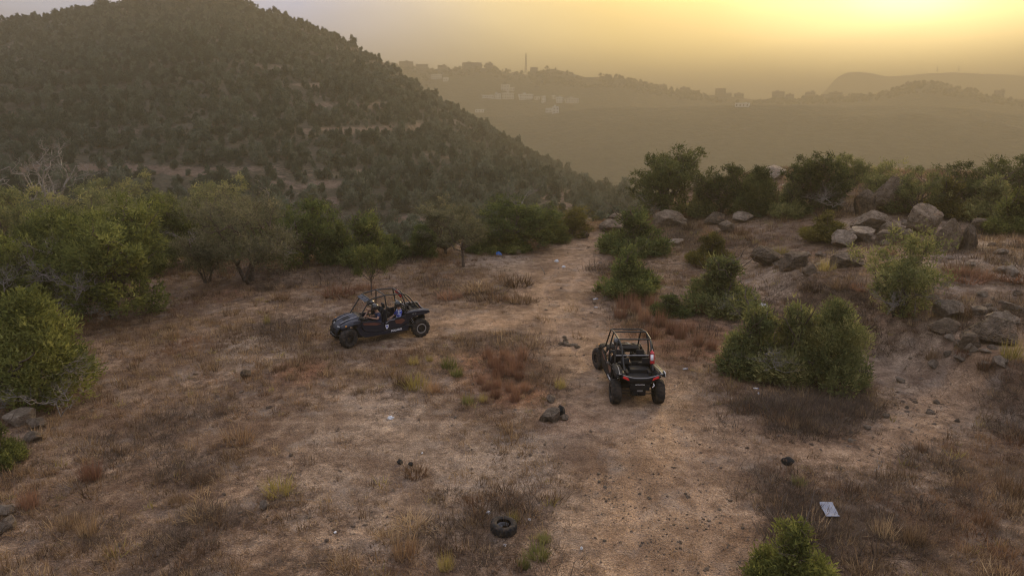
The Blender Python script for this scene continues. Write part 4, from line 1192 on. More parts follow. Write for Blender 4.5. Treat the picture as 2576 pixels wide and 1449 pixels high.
def make_gravel():
    x, y, r, rng = field_points(120000, 31, r1=60, pw=1.0)
    tr = np.clip(track_val(x, y), 0, 1); ba = bare_val(x, y)
    right = sstep(6, 12, x)
    keep = rng.random(len(x)) < np.clip(0.08 + tr * 0.11 + ba * 0.14 + right * 0.2 + fbm(x / 2.5, y / 2.5, 39, 4) * 0.9, 0.0, 1)
    x, y, r = x[keep], y[keep], r[keep]; n = len(x)
    s = np.exp(rng.normal(-4.3, 0.45, n))
    P = np.stack([x, y, height(x, y) + s * 0.2], 1)
    scatter('gravel', P, np.stack([rng.uniform(-.5, .5, n), rng.uniform(-.5, .5, n), rng.uniform(0, 6.28, n)], 1), np.stack([s * rng.uniform(.9, 1.7, n), s * 1.1, s * rng.uniform(.35, .75, n)], 1), rng.integers(0, 6, n), GV_C)
make_gravel()

# ------------------------------------------------------------------ single clumps one can point at
def clump_mesh(seed, n, h, sp, lean, w, m): return mk(tuft(seed, n, h, sp, lean, w, 'clump'), m)
CL = {'red': [clump_mesh(400 + i, 170, 0.62, 0.20, 0.22, 0.016, G_RED) for i in range(3)],
      'straw': [clump_mesh(410 + i, 130, 0.5, 0.22, 0.35, 0.016, G_YEL) for i in range(2)],
      'brown': [clump_mesh(420 + i, 150, 0.55, 0.20, 0.30, 0.015, G_DRY) for i in range(2)],
      'grey': [clump_mesh(430 + i, 220, 0.42, 0.40, 0.75, 0.013, G_TWIG) for i in range(2)],
      'green': [clump_mesh(440 + i, 170, 0.45, 0.24, 0.5, 0.022, G_GRN) for i in range(2)]}
CLH = {'red': (0.62, 0.62), 'straw': (0.5, 0.65), 'brown': (0.55, 0.62), 'grey': (0.40, 0.95), 'green': (0.45, 0.72)}
def clump(px, py, w, h, kind, label, cat='grass clump', group=None, v=0):
    p = at(px, py); s = mpp(p)
    H, W = CLH[kind]
    o = link('grass_clump' if kind != 'grey' else 'scrub_clump', CL[kind][v % len(CL[kind])])
    k = w * s / W
    o.location = (p.x, p.y, p.z); o.scale = (k, k, h * s / H * 1.02); o.rotation_euler = (0, 0, px * 0.37)
    tag(o, label, cat, group)
    return o
rr = random.Random(8)
for i, (px, py) in enumerate([(1240, 925), (1262, 935), (1285, 915), (1300, 928), (1252, 950), (1280, 945), (1226, 905), (1305, 955), (1270, 905), (1315, 905)]):
    clump(px, py, rr.uniform(34, 50), rr.uniform(36, 52), 'red', 'tall rusty grass clump in the upper half of the red patch between the two vehicles', group='rusty clumps in the upper red patch', v=i)
for i, (px, py) in enumerate([(1225, 980), (1250, 975), (1280, 985), (1300, 992), (1320, 985), (1245, 1000), (1295, 1008), (1210, 965)]):
    clump(px, py, rr.uniform(30, 44), rr.uniform(28, 42), 'red', 'shorter rusty grass clump in the lower half of the red patch between the two vehicles', group='rusty clumps in the lower red patch', v=i)
for i, (px, py) in enumerate([(1570, 775), (1600, 790), (1620, 810), (1640, 770), (1660, 820), (1685, 840), (1590, 760), (1710, 850), (1640, 850), (1735, 835), (1560, 800), (1755, 870)]):
    clump(px, py, rr.uniform(34, 54), rr.uniform(34, 58), 'red', 'tall reddish grass clump in the strip right of the track beyond the black vehicle', group='reddish grass right of the track', v=i)
for i, (px, py) in enumerate([(1700, 570), (1730, 580), (1760, 575), (1650, 585), (1780, 600), (1865, 590), (2240, 640), (2190, 560), (2160, 510), (2210, 570)]):
    clump(px, py, rr.uniform(30, 54), rr.uniform(26, 44), 'brown', 'brown dry grass clump among the rocks of the right ridge', group='grass clumps on the right ridge', v=i)
for a in [(1045, 975, 80, 44, 'straw', 'wide straw coloured clump in the middle of the clearing'), (1085, 985, 60, 40, 'brown', 'brown clump right beside the wide straw coloured one'),
          (1010, 970, 50, 36, 'brown', 'brown clump left of the wide straw coloured one'), (1130, 925, 50, 46, 'green', 'pale greenish tall clump above the wide straw coloured one'),
          (1150, 945, 44, 36, 'green', 'pale greenish clump right of the tall one'), (1082, 908, 28, 24, 'straw', 'small bright yellow clump left of the pale greenish tall one'),
          (1040, 915, 40, 26, 'straw', 'yellow clump below the front wheel side of the blue black vehicle'), (1215, 1010, 30, 28, 'straw', 'yellow clump just below the red patch'),
          (1178, 1015, 40, 30, 'green', 'greenish clump left of the yellow one below the red patch'), (672, 815, 22, 34, 'straw', 'thin straw tuft left of the blue black vehicle'),
          (1355, 1400, 74, 50, 'green', 'largest pale green herb at the bottom right of the old tyre'), (1320, 1425, 44, 44, 'green', 'pale herb left of the largest one under the old tyre'),
          (1370, 1360, 46, 30, 'green', 'low pale herb above the largest one right of the old tyre'), (1290, 1310, 40, 30, 'straw', 'straw tuft just behind the old tyre'),
          (1120, 1430, 56, 56, 'straw', 'tall straw tuft at the bottom left of the old tyre'), (1020, 1400, 90, 70, 'brown', 'big brown tuft at the bottom, left of the old tyre'),
          (230, 1205, 70, 66, 'red', 'tall rusty tuft in the lower left grass'), (75, 1275, 70, 60, 'red', 'rusty grey tuft near the lower left picture edge'),
          (222, 1345, 64, 70, 'brown', 'tall tan tuft in the lower left below the tall rusty one'), (700, 1240, 100, 50, 'straw', 'low yellow tuft over dark twigs in the lower left clearing'),
          (600, 1110, 110, 40, 'brown', 'wide flattened grass tuft in the left clearing'), (2300, 1365, 80, 70, 'brown', 'tall brown tuft in the lower right scrub'),
          (2225, 1350, 76, 60, 'brown', 'orange brown tuft left of the tall brown one in the lower right scrub'), (2545, 1240, 90, 60, 'brown', 'orange tuft at the right picture edge'),
          (2480, 1320, 76, 50, 'brown', 'tan tuft left of the right picture edge near the bottom'), (2315, 1135, 40, 36, 'brown', 'small brown tuft in the middle of the lower right slope'),
          (2345, 905, 46, 40, 'brown', 'tan tuft just below the bank on the right'), (2545, 900, 70, 60, 'straw', 'tall straw coloured tuft in front of the wide reddish ledge'),
          (2480, 930, 60, 46, 'brown', 'brown tuft below the upright reddish rock on the bank'), (2420, 800, 60, 44, 'brown', 'brown tuft right of the layered pinkish rock'),
          (2010, 1220, 44, 30, 'green', 'small pale green herb right of the black angular stone'), (2420, 900, 40, 30, 'red', 'rusty tuft at the foot of the upright reddish rock'),
          (1410, 975, 40, 36, 'straw', 'yellow green tuft on the left edge of the track'), (520, 1290, 90, 40, 'grey', 'low grey scrub in the lower left grass'),
          (430, 850, 60, 22, 'brown', 'low tan tuft in front of the bare branched juniper'), (1960, 640, 60, 26, 'straw', 'pale straw tuft on top of the low outcrop'),
          (2080, 680, 60, 34, 'straw', 'straw tuft between the low outcrop and the flat boulder'), (1475, 580, 40, 26, 'brown', 'tan clump at the far end of the track'),
          (1760, 790, 40, 40, 'red', 'lone rusty clump in front of the wide olive bush'), (1790, 880, 36, 46, 'red', 'rusty clump left of the big yellow green clump of bushes'),
          (1810, 915, 30, 40, 'red', 'slim rusty clump touching the left bush of the yellow green group')]:
    clump(*a)
for i in range(46):
    px, py = rr.choice([(rr.uniform(1950, 2560), rr.uniform(1040, 1440)), (rr.uniform(2030, 2560), rr.uniform(1200, 1440)), (rr.uniform(1850, 2200), rr.uniform(985, 1060))])
    clump(px, py, rr.uniform(70, 150), rr.uniform(24, 44), 'grey', 'low grey brown scrub clump on the lower right slope', 'scrub', 'grey scrub on the lower right slope', v=i)
for i in range(26):
    px, py = rr.uniform(50, 1130), rr.uniform(1180, 1440)
    clump(px, py, rr.uniform(60, 130), rr.uniform(20, 40), rr.choice(['grey', 'brown', 'grey']), 'low dry clump in the grass along the bottom left', 'scrub', 'dry clumps along the bottom left', v=i)
for i in range(26):
    px, py = rr.choice([(rr.uniform(520, 1000), rr.uniform(690, 760)), (rr.uniform(1050, 1340), rr.uniform(700, 770)), (rr.uniform(2380, 2560), rr.uniform(640, 720)), (rr.uniform(2040, 2200), rr.uniform(690, 760))])
    clump(px, py, rr.uniform(60, 130), rr.uniform(16, 30), rr.choice(['grey', 'brown', 'red']), 'low brown scrub clump in the grass of the middle distance', 'scrub', 'scrub in the middle distance', v=i)
# ------------------------------------------------------------------ vehicle materials
def simple(name, col, rough=0.5, metal=0.0, spec=0.5, coat=0.0, dust=0.0):
    m, nt, b = mat(name)
    b.inputs['Roughness'].default_value = rough; b.inputs['Metallic'].default_value = metal
    b.inputs['Specular IOR Level'].default_value = spec; b.inputs['Coat Weight'].default_value = coat
    b.inputs['Coat Roughness'].default_value = 0.12
    q = NB(nt)
    n = q.noise(q.pos(True), 7, 5, 0.65)
    f = q.rng(n, 0.42, 0.75, 0.0, dust)
    q.l(q.mix(f, col, (0.24, 0.17, 0.115)), b.inputs['Base Color'])
    if dust > 0: q.l(q.rng(n, 0.35, 0.75, rough, min(1, rough + 0.35)), b.inputs['Roughness'])
    return m
V_NAVY = simple('navy_paint', (0.007, 0.009, 0.020), 0.42, 0, 0.35, 0.12, 0.03)
V_BLACK = simple('black_paint', (0.008, 0.008, 0.009), 0.55, 0, 0.2, 0.0, 0.03)
V_PLAST = simple('black_plastic', (0.009, 0.009, 0.010), 0.65, 0, 0.25, 0, 0.03)
V_TUBE = simple('cage_tube', (0.012, 0.012, 0.012), 0.42, 0.0, 0.45, 0.1, 0.08)
V_RUB = simple('tyre_rubber', (0.013, 0.013, 0.0135), 0.85, 0, 0.25, 0, 0.3)
V_RIM = simple('black_rim', (0.02, 0.02, 0.021), 0.35, 0.3, 0.5, 0.2, 0.15)
V_SILV = simple('silver_metal', (0.42, 0.42, 0.43), 0.35, 0.8, 0.5, 0, 0.2)
V_GREY = simple('grey_trim', (0.17, 0.17, 0.18), 0.45, 0, 0.5, 0.2, 0.15)
V_RUST = simple('rust_orange_panel', (0.105, 0.030, 0.018), 0.4, 0, 0.5, 0.3, 0.15)
V_RED = simple('red_paint', (0.50, 0.018, 0.022), 0.3, 0, 0.5, 0.4, 0.03)
V_LAMP = simple('red_lamp', (0.62, 0.008, 0.016), 0.22, 0, 0.6, 0.6)
V_AMBER = simple('amber_reflector', (0.75, 0.30, 0.02), 0.3)
V_WHITE = simple('white_sticker', (0.72, 0.73, 0.76), 0.5, 0, 0.4, 0, 0.08)
V_BLUE = simple('blue_ink', (0.06, 0.10, 0.42), 0.5)
V_SEAT = simple('seat_vinyl', (0.009, 0.009, 0.011), 0.6, 0, 0.25, 0, 0.02)
V_GLASS = simple('lamp_glass', (0.30, 0.31, 0.33), 0.1, 0, 0.7, 0.5)
V_YEL = simple('yellow_spring', (0.55, 0.55, 0.53), 0.4)

def from_bm(name, bm, m, parent, smooth=False):
    me = bpy.data.meshes.new(name); bm.to_mesh(me); bm.free()
    if smooth:
        for p in me.polygons: p.use_smooth = True
    me.materials.append(m)
    return link(name, me, parent)
def box_bm(bm, c, s, rot=None, bev=0.012):
    r = bmesh.ops.create_cube(bm, size=1)
    vs = r['verts']
    bmesh.ops.scale(bm, vec=s, verts=vs)
    if bev:
        es = list({e for v in vs for e in v.link_edges})
        rb = bmesh.ops.bevel(bm, geom=es, offset=min(bev, min(s) * 0.4), segments=2, affect='EDGES', profile=0.5)
        vs = list({v for f in rb['faces'] for v in f.verts} | {v for v in vs if v.is_valid})
        vs = [v for v in vs if v.is_valid]
        # whole island
        seen = set(vs); st = list(vs)
        while st:
            v = st.pop()
            for e in v.link_edges:
                o = e.other_vert(v)
                if o not in seen: seen.add(o); st.append(o)
        vs = list(seen)
    M = Matrix.Translation(c)
    if rot is not None: M = M @ Euler(rot).to_matrix().to_4x4()
    bmesh.ops.transform(bm, matrix=M, verts=vs)
def box(name, c, s, m, parent, rot=None, bev=0.012):
    bm = bmesh.new(); box_bm(bm, c, s, rot, bev)
    return from_bm(name, bm, m, parent)
def panel(name, poly, x, th, m, parent, bev=0.008, flare=None):
    """outline in (y, z) given a thickness across x; flare(y, z) shifts x outward"""
    bm = bmesh.new()
    sg = 1 if x > 0 else -1
    vs = [bm.verts.new((x + (sg * flare(y, z) if flare else 0), y, z)) for y, z in poly]
    f = bm.faces.new(vs)
    r = bmesh.ops.extrude_face_region(bm, geom=[f])
    for v in r['geom']:
        if isinstance(v, bmesh.types.BMVert): v.co.x -= sg * th
    bmesh.ops.recalc_face_normals(bm, faces=bm.faces)
    if bev:
        bmesh.ops.bevel(bm, geom=[e for e in bm.edges if abs(e.verts[0].co.x - e.verts[1].co.x) < th * 0.5], offset=bev, segments=1, affect='EDGES')
    return from_bm(name, bm, m, parent)
def surf(name, rows, m, parent, th=0.02, sub=1):
    """rows of points (a grid), given a thickness"""
    R_, C_ = len(rows), len(rows[0])
    me = mesh_np(name, np.array(rows).reshape(-1, 3), [(i * C_ + j, i * C_ + j + 1, (i + 1) * C_ + j + 1, (i + 1) * C_ + j) for i in range(R_ - 1) for j in range(C_ - 1)], smooth=True)
    me.materials.append(m)
    o = link(name, me, parent)
    if sub:
        s = o.modifiers.new('sub', 'SUBSURF'); s.levels = sub; s.render_levels = sub
    s = o.modifiers.new('sol', 'SOLIDIFY'); s.thickness = th; s.offset = -1
    return o
def pipe(name, pts, r, m, parent, n=8):
    segs = [(pts[i], pts[i + 1], r, r) for i in range(len(pts) - 1)]
    V, Q = tubes(segs, n)
    me = mesh_np(name, V, Q, smooth=True); me.materials.append(m)
    return link(name, me, parent)
def bend(pts, rad=0.10, n=4):
    """round the corners of a polyline"""
    out = [Vector(pts[0])]
    for a, b, c in zip(pts, pts[1:], pts[2:]):
        a, b, c = Vector(a), Vector(b), Vector(c)
        d1 = (a - b); d2 = (c - b)
        r = min(rad, d1.length * 0.45, d2.length * 0.45)
        p, q_ = b + d1.normalized() * r, b + d2.normalized() * r
        for k in range(n + 1):
            t = k / n
            out.append((p * (1 - t) + b * t) * (1 - t) + (b * (1 - t) + q_ * t) * t)
    out.append(Vector(pts[-1])); return [tuple(v) for v in out]
def text_mesh(s, size, name='lettering'):
    cu = bpy.data.curves.new(name, 'FONT'); cu.body = s; cu.size = size; cu.extrude = 0.002; cu.align_x = 'CENTER'; cu.align_y = 'CENTER'
    cu.offset = size * 0.022
    o = bpy.data.objects.new(name, cu); COL.objects.link(o)
    bpy.context.view_layer.update()
    me = bpy.data.meshes.new_from_object(o.evaluated_get(bpy.context.evaluated_depsgraph_get()))
    bpy.data.objects.remove(o); bpy.data.curves.remove(cu)
    return me
def text_part(s, size, loc, X, Y, m, parent, sx=1.0):
    me = text_mesh(s, size); me.materials.clear(); me.materials.append(m)
    X, Y = Vector(X).normalized(), Vector(Y).normalized(); Z = X.cross(Y)
    Mx = Matrix(((X[0] * sx, Y[0], Z[0], loc[0]), (X[1] * sx, Y[1], Z[1], loc[1]), (X[2] * sx, Y[2], Z[2], loc[2]), (0, 0, 0, 1)))
    me.transform(Mx)
    return link('lettering', me, parent)

def tyre_mesh(R_=0.37, W=0.28, seg=60, hole=0.19):
    prof = [(-0.42, hole), (-0.5, hole + 0.03), (-0.54, R_ * 0.78), (-0.5, R_ * 0.90), (-0.40, R_ * 0.965), (-0.14, R_ * 0.985), (0.14, R_ * 0.985), (0.40, R_ * 0.965), (0.5, R_ * 0.90), (0.54, R_ * 0.78), (0.5, hole + 0.03), (0.42, hole)]
    P = len(prof); V = []; Q = []
    for i in range(seg):
        a = i / seg * 2 * math.pi
        for k, (x, r) in enumerate(prof):
            lug = 0
            if 3 <= k <= 8:
                ph = i + (2 if k in (5, 6) else 0)
                lug = 0.026 if ph % 4 < 2 else -0.008
                if k in (3, 8): lug *= 0.8
            rr = r + lug
            V.append((x * W, rr * math.cos(a), rr * math.sin(a)))
    for i in range(seg):
        j = (i + 1) % seg
        for k in range(P - 1): Q.append((i * P + k, i * P + k + 1, j * P + k + 1, j * P + k))
    me = mesh_np('tyre', V, np.array(Q)[:, ::-1])
    me.materials.append(V_RUB)
    return me
TYRE = tyre_mesh()
def rim_mesh(m_face, m_ring, side):
    bm = bmesh.new()
    def ring(r0, r1, x0, x1, n=32):
        vs = [[bm.verts.new((x, r * math.cos(i / n * 6.28318), r * math.sin(i / n * 6.28318))) for i in range(n)] for r, x in ((r0, x0), (r1, x0), (r1, x1), (r0, x1))]
        for a, b in ((0, 1), (1, 2), (2, 3), (3, 0)):
            for i in range(n):
                j = (i + 1) % n
                bm.faces.new((vs[a][i], vs[a][j], vs[b][j], vs[b][i]))
    ring(0.175, 0.20, -0.12, 0.12)
    nf = len(bm.faces)
    ring(0.165, 0.205, side * 0.118, side * 0.138)
    nr = len(bm.faces)
    ring(0.0, 0.05, side * 0.06, side * 0.115, 12)
    for k in range(7):
        a = k / 7 * 6.28318
        for da in (-0.12, 0.12):
            box_bm(bm, (side * 0.095, math.cos(a + da) * 0.11, math.sin(a + da) * 0.11), (0.022, 0.14, 0.022), (a + da, 0, 0), 0)
    ring(0.03, 0.17, side * -0.02, side * 0.0, 20)
    bmesh.ops.recalc_face_normals(bm, faces=bm.faces)
    bm.faces.ensure_lookup_table()
    for i, f in enumerate(bm.faces): f.material_index = 1 if nf <= i < nr else 0
    me = bpy.data.meshes.new('rim'); bm.to_mesh(me); bm.free()
    me.materials.append(m_face); me.materials.append(m_ring)
    return me
def helix(p0, p1, r, turns, wr, name, m, parent):
    p0, p1 = Vector(p0), Vector(p1); d = (p1 - p0); L_ = d.length; d.normalize()
    u = d.orthogonal().normalized(); w = d.cross(u)
    pts = [tuple(p0 + d * L_ * t / 40 + u * r * math.cos(t / 40 * turns * 6.283) + w * r * math.sin(t / 40 * turns * 6.283)) for t in range(41)]
    return pipe(name, pts, wr, m, parent, 4)

def side_by_side(label, paint, ring_m, trim, graphic, visor, steer):
    """four seat off-road buggy. +Y is forward, origin on the ground between the axles"""
    t = tag(empty('off_road_buggy'), label, 'off-road vehicle', 'off-road vehicles')
    WB, TR = 1.485, 0.68
    # wheels
    for sy in (1, -1):
        for sx in (-1, 1):
            w = empty('wheel', (sx * TR, sy * WB, 0.37), (0, 0, steer if sy > 0 else 0)); w.parent = t
            link('tyre', TYRE, w)
            link('rim', rim_mesh(V_RIM, ring_m if sy < 0 else V_RIM, sx), w)
    # floor pan and sills
    box('floor_pan', (0, 0.02, 0.33), (1.2, 2.1, 0.06), V_PLAST, t)
    for s in (-1, 1):
        panel('sill', [(-0.98, 0.34), (0.82, 0.29), (1.02, 0.42), (1.16, 0.72), (1.0, 0.76), (0.84, 0.52), (0.3, 0.42), (-0.2, 0.45), (-0.75, 0.53), (-0.98, 0.62)], s * 0.69, 0.09, paint, t)
        panel('front_door', [(0.80, 0.54), (0.97, 0.78), (0.92, 0.95), (0.30, 0.90), (0.06, 0.80), (0.02, 0.50), (0.30, 0.45)], s * 0.715, 0.035, V_PLAST if not graphic else paint, t)
        panel('rear_door', [(-0.02, 0.50), (0.0, 0.80), (-0.18, 0.90), (-0.62, 0.95), (-0.86, 1.0), (-0.90, 0.66), (-0.62, 0.55)], s * 0.715, 0.035, paint, t)
        panel('door_graphic', [(0.36, 0.74), (0.86, 0.82), (0.90, 0.90), (0.42, 0.86), (0.16, 0.78)], s * 0.722, 0.008, V_RUST, t, 0)
        panel('door_graphic', [(-0.66, 0.66), (-0.45, 0.70), (-0.40, 0.84), (-0.72, 0.88), (-0.84, 0.78)], s * 0.722, 0.008, V_RUST, t, 0)
        panel('door_trim', [(-0.06, 0.76), (-0.16, 0.85), (-0.40, 0.865), (-0.42, 0.90), (-0.17, 0.885), (-0.03, 0.79)], s * 0.726, 0.008, V_GREY, t, 0)
        # rear quarter with flared arch
        fl = lambda y, z: 0.10 * max(0, min(1, (-y - 0.9) / 0.5))
        panel('rear_fender', [(-0.90, 0.60), (-0.86, 1.02), (-1.05, 1.06), (-1.45, 1.10), (-1.84, 1.09), (-1.90, 1.0), (-1.72, 0.94), (-1.42, 0.93), (-1.16, 0.88), (-1.02, 0.76), (-0.99, 0.60)], s * 0.66, 0.05, paint, t, 0.008, fl)
        surf('rear_fender_top', [[(s * 0.50, y, z + 0.015), (s * 0.62, y, z + 0.02), (s * (0.70 + 0.06 * f), y, z - 0.02)] for y, z, f in ((-0.85, 1.04, 0), (-1.1, 1.08, 0.6), (-1.45, 1.10, 1), (-1.75, 1.09, 1), (-1.90, 1.05, 0.6))], paint, t, 0.02 * s)
        pipe('fender_edge', [(s * 0.60, -0.88, 1.05), (s * 0.60, -1.1, 1.095), (s * 0.61, -1.45, 1.125), (s * 0.64, -1.75, 1.115), (s * 0.66, -1.90, 1.09)], 0.016, trim, t, 6)
        # front fender over the wheel
        surf('front_fender', [[(s * 0.44, y, z), (s * 0.58, y, z + 0.012), (s * (0.74 - tp), y, z - 0.05), (s * (0.76 - tp), y, z - 0.13)] for y, z, tp in ((0.96, 1.0, 0.06), (1.15, 1.01, 0.02), (1.4, 0.97, 0), (1.62, 0.89, 0.06), (1.76, 0.81, 0.16))], paint, t, 0.02 * s)
        panel('front_fender_side', [(0.98, 0.70), (1.10, 0.78), (1.28, 0.92), (1.24, 1.0), (0.95, 0.98)], s * 0.70, 0.03, paint, t)
        box('headlamp', (s * 0.34, 1.745, 0.775), (0.17, 0.05, 0.055), V_GLASS, t, (0.5, 0, -s * 0.35))
        box('side_reflector', (s * 0.70, 1.56, 0.86), (0.02, 0.075, 0.045), V_AMBER, t)
        # lamps behind
        box('tail_lamp', (s * 0.44, -1.915, 0.965), (0.25, 0.03, 0.075), V_LAMP, t, (0, -s * 0.42, -s * 0.12))
        # suspension
        pipe('front_arm', [(s * 0.22, 1.30, 0.46), (s * 0.60, 1.47, 0.40), (s * 0.22, 1.62, 0.46)], 0.022, V_TUBE, t, 6)
        pipe('trailing_arm', [(s * 0.50, -0.80, 0.46), (s * 0.58, -1.15, 0.50), (s * 0.60, -1.47, 0.38)], 0.04, V_TUBE, t, 6)
        pipe('radius_rod', [(s * 0.10, -1.66, 0.46), (s * 0.60, -1.54, 0.42)], 0.016, V_TUBE, t, 6)
        pipe('radius_rod', [(s * 0.10, -1.66, 0.36), (s * 0.60, -1.54, 0.32)], 0.016, V_TUBE, t, 6)
        for (a, b) in (((s * 0.40, 1.30, 0.92), (s * 0.52, 1.45, 0.46)), ((s * 0.46, -1.02, 1.0), (s * 0.57, -1.28, 0.50))):
            sh = pipe('shock_absorber', [a, b], 0.026, V_PLAST, t, 6)
            helix(a, b, 0.045, 8, 0.009, 'spring', V_YEL, sh)
    # hood, nose
    rows = []
    for y, hw, ze, zc, zm in ((0.90, 0.56, 0.99, 1.08, 1.09), (1.15, 0.52, 0.97, 1.05, 1.01), (1.42, 0.47, 0.91, 0.98, 0.92), (1.66, 0.42, 0.81, 0.88, 0.82), (1.80, 0.37, 0.71, 0.77, 0.73), (1.86, 0.34, 0.60, 0.62, 0.60), (1.84, 0.30, 0.46, 0.46, 0.46)):
        rows.append([(-hw, y - 0.03, ze - 0.06), (-hw * 0.92, y, ze), (-hw * 0.56, y, zc), (-hw * 0.42, y, zc - 0.015), (0, y, zm), (hw * 0.42, y, zc - 0.015), (hw * 0.56, y, zc), (hw * 0.92, y, ze), (hw, y - 0.03, ze - 0.06)])
    surf('hood', rows, paint, t, 0.02, 2)
    panel('hood_vent', [(1.16, 0.0), (1.42, 0.0), (1.42, 0.02), (1.16, 0.02)], 0.16, 0.32, V_PLAST, t, 0).matrix_basis = Matrix.Translation((0, 0.02, 1.0)) @ Euler((-0.30, 0, 0)).to_matrix().to_4x4() @ Matrix.Translation((0, -0.0, 0.36))
    for s in (-1, 1):
        panel('hood_stripe', [(1.0, 1.06), (1.42, 0.975), (1.66, 0.875), (1.66, 0.885), (1.42, 0.988), (1.0, 1.073)], s * 0.30, 0.06, trim, t, 0)
    box('grille', (0, 1.83, 0.60), (0.42, 0.06, 0.16), V_PLAST, t)
    pipe('front_bumper', bend([(-0.30, 1.78, 0.40), (-0.30, 1.93, 0.44), (0.30, 1.93, 0.44), (0.30, 1.78, 0.40)]), 0.022, V_TUBE, t)
    box('dashboard', (0, 0.86, 0.96), (1.10, 0.22, 0.16), V_PLAST, t, (0.3, 0, 0))
    # steering wheel
    sw = empty('steering_wheel', (-0.33, 0.60, 1.0), (R(-58), 0, 0)); sw.parent = t
    pipe('wheel_ring', [(0.165 * math.cos(a / 20 * 6.2832), 0.165 * math.sin(a / 20 * 6.2832), 0) for a in range(21)], 0.016, V_PLAST, sw, 6)
    pipe('steering_column', [(0, 0, 0), (0, 0.0, -0.28)], 0.025, V_PLAST, sw, 6)
    pipe('spoke', [(-0.16, 0, 0), (0.16, 0, 0)], 0.012, V_PLAST, sw, 6)
    # seats
    for sx in (-1, 1):
        for y in (0.14, -0.66):
            st = empty('seat', (sx * 0.33, y, 0.50)); st.parent = t
            box('cushion', (0, 0.05, 0.03), (0.50, 0.50, 0.14), V_SEAT, st, (0.12, 0, 0), 0.04)
            rows = [[(-0.25, -0.14 - 0.28 * k + f, z), (-0.19, -0.20 - 0.28 * k, z + 0.01), (0, -0.22 - 0.28 * k, z + 0.01), (0.19, -0.20 - 0.28 * k, z + 0.01), (0.25, -0.14 - 0.28 * k + f, z)] for k, z, f in ((0, 0.04, 0), (0.3, 0.28, 0.03), (0.62, 0.52, 0.02), (0.75, 0.62, -0.02))]
            surf('backrest', rows, V_SEAT, st, 0.09, 2)
            box('headrest', (0, -0.42, 0.72), (0.26, 0.09, 0.20), V_SEAT, st, (-0.25, 0, 0), 0.04)
    # cage
    up = lambda s: [(s * 0.56, 1.02, 1.02), (s * 0.51, 0.52, 1.76), (s * 0.53, -0.08, 1.86), (s * 0.51, -0.78, 1.84), (s * 0.47, -1.05, 1.74), (s * 0.45, -1.56, 1.08)]
    for s in (-1, 1):
        pipe('cage_rail', bend(up(s), 0.14), 0.026, V_TUBE, t)
        pipe('door_pillar', bend([(s * 0.53, -0.08, 1.86), (s * 0.635, -0.10, 1.45), (s * 0.66, -0.06, 0.60)], 0.2), 0.026, V_TUBE, t)
        pipe('rear_pillar', bend([(s * 0.51, -0.78, 1.84), (s * 0.62, -0.88, 1.45), (s * 0.62, -0.96, 0.98)], 0.2), 0.026, V_TUBE, t)
    for y, z, w in ((0.52, 1.76, 0.51), (-0.08, 1.86, 0.53), (-0.78, 1.84, 0.51)):
        pipe('cage_crossbar', [(-w, y, z), (w, y, z)], 0.026, V_TUBE, t)
    pipe('harness_bar', [(-0.60, -0.90, 1.34), (0.60, -0.90, 1.34)], 0.022, V_GREY, t)
    if visor:
        panel('visor', [(0.50, 0.0), (0.72, -0.09), (0.72, -0.075), (0.50, 0.02)], 0.50, 1.0, V_NAVY, t, 0).location = (0, 0, 1.755)
        for x in (-0.2, 0.2): box('visor_rib', (x, 0.60, 1.745), (0.04, 0.20, 0.02), V_GREY, t, (0.39, 0, 0), 0)
    # cargo bed
    box('bed_floor', (0, -1.36, 0.93), (0.96, 0.92, 0.04), V_PLAST, t)
    for s in (-1, 1): box('bed_wall', (s * 0.49, -1.36, 1.01), (0.06, 0.94, 0.18), V_PLAST, t, (0, s * 0.25, 0))
    box('bed_front_wall', (0, -0.90, 1.02), (0.98, 0.06, 0.24), V_PLAST, t)
    box('bed_box', (0.05, -1.22, 1.0), (0.56, 0.40, 0.12), V_PLAST, t, None, 0.03)
    for s in (-1, 1): box('bed_rib', (s * 0.36, -1.30, 1.0), (0.10, 0.66, 0.10), V_PLAST, t, None, 0.03)
    # tail
    surf('tail_panel', [[(x, -1.90 + 0.05 * abs(x) ** 2, zt) for x, zt in ((-0.66, 1.07), (-0.36, 0.985), (-0.2, 0.95), (0, 0.945), (0.2, 0.95), (0.36, 0.985), (0.66, 1.07))],
                        [(x, -1.90 + 0.04 * abs(x) ** 2, zt) for x, zt in ((-0.62, 0.98), (-0.36, 0.88), (-0.2, 0.85), (0, 0.85), (0.2, 0.85), (0.36, 0.88), (0.62, 0.98))],
                        [(x, -1.86, zt) for x, zt in ((-0.50, 0.90), (-0.34, 0.82), (-0.2, 0.79), (0, 0.79), (0.2, 0.79), (0.34, 0.82), (0.50, 0.90))]], paint, t, 0.03, 1)
    pipe('tail_trim', [(x, -1.90 + 0.05 * x * x, z) for x, z in ((-0.68, 1.10), (-0.38, 1.01), (-0.22, 0.968), (0, 0.962), (0.22, 0.968), (0.38, 1.01), (0.68, 1.10))], 0.018, V_GREY, t, 6)
    box('rear_bumper', (0, -1.80, 0.66), (0.62, 0.10, 0.22), V_PLAST, t, None, 0.03)
    box('gearbox_guard', (0, -1.66, 0.46), (0.44, 0.24, 0.26), V_PLAST, t, None, 0.04)
    box('hitch_plate', (0.02, -1.80, 0.515), (0.18, 0.03, 0.06), V_GREY, t)
    pipe('exhaust', [(-0.02, -1.70, 0.42), (-0.02, -1.84, 0.40)], 0.045, V_RIM, t, 10)
    for s in (-1, 1): box('bumper_badge', (s * 0.12, -1.853, 0.735), (0.05, 0.008, 0.022), V_WHITE, t, None, 0)
    text_part('POLARIS', 0.045, (0, -1.853, 0.735), (1, 0, 0), (0, 0, 1), V_WHITE, t)
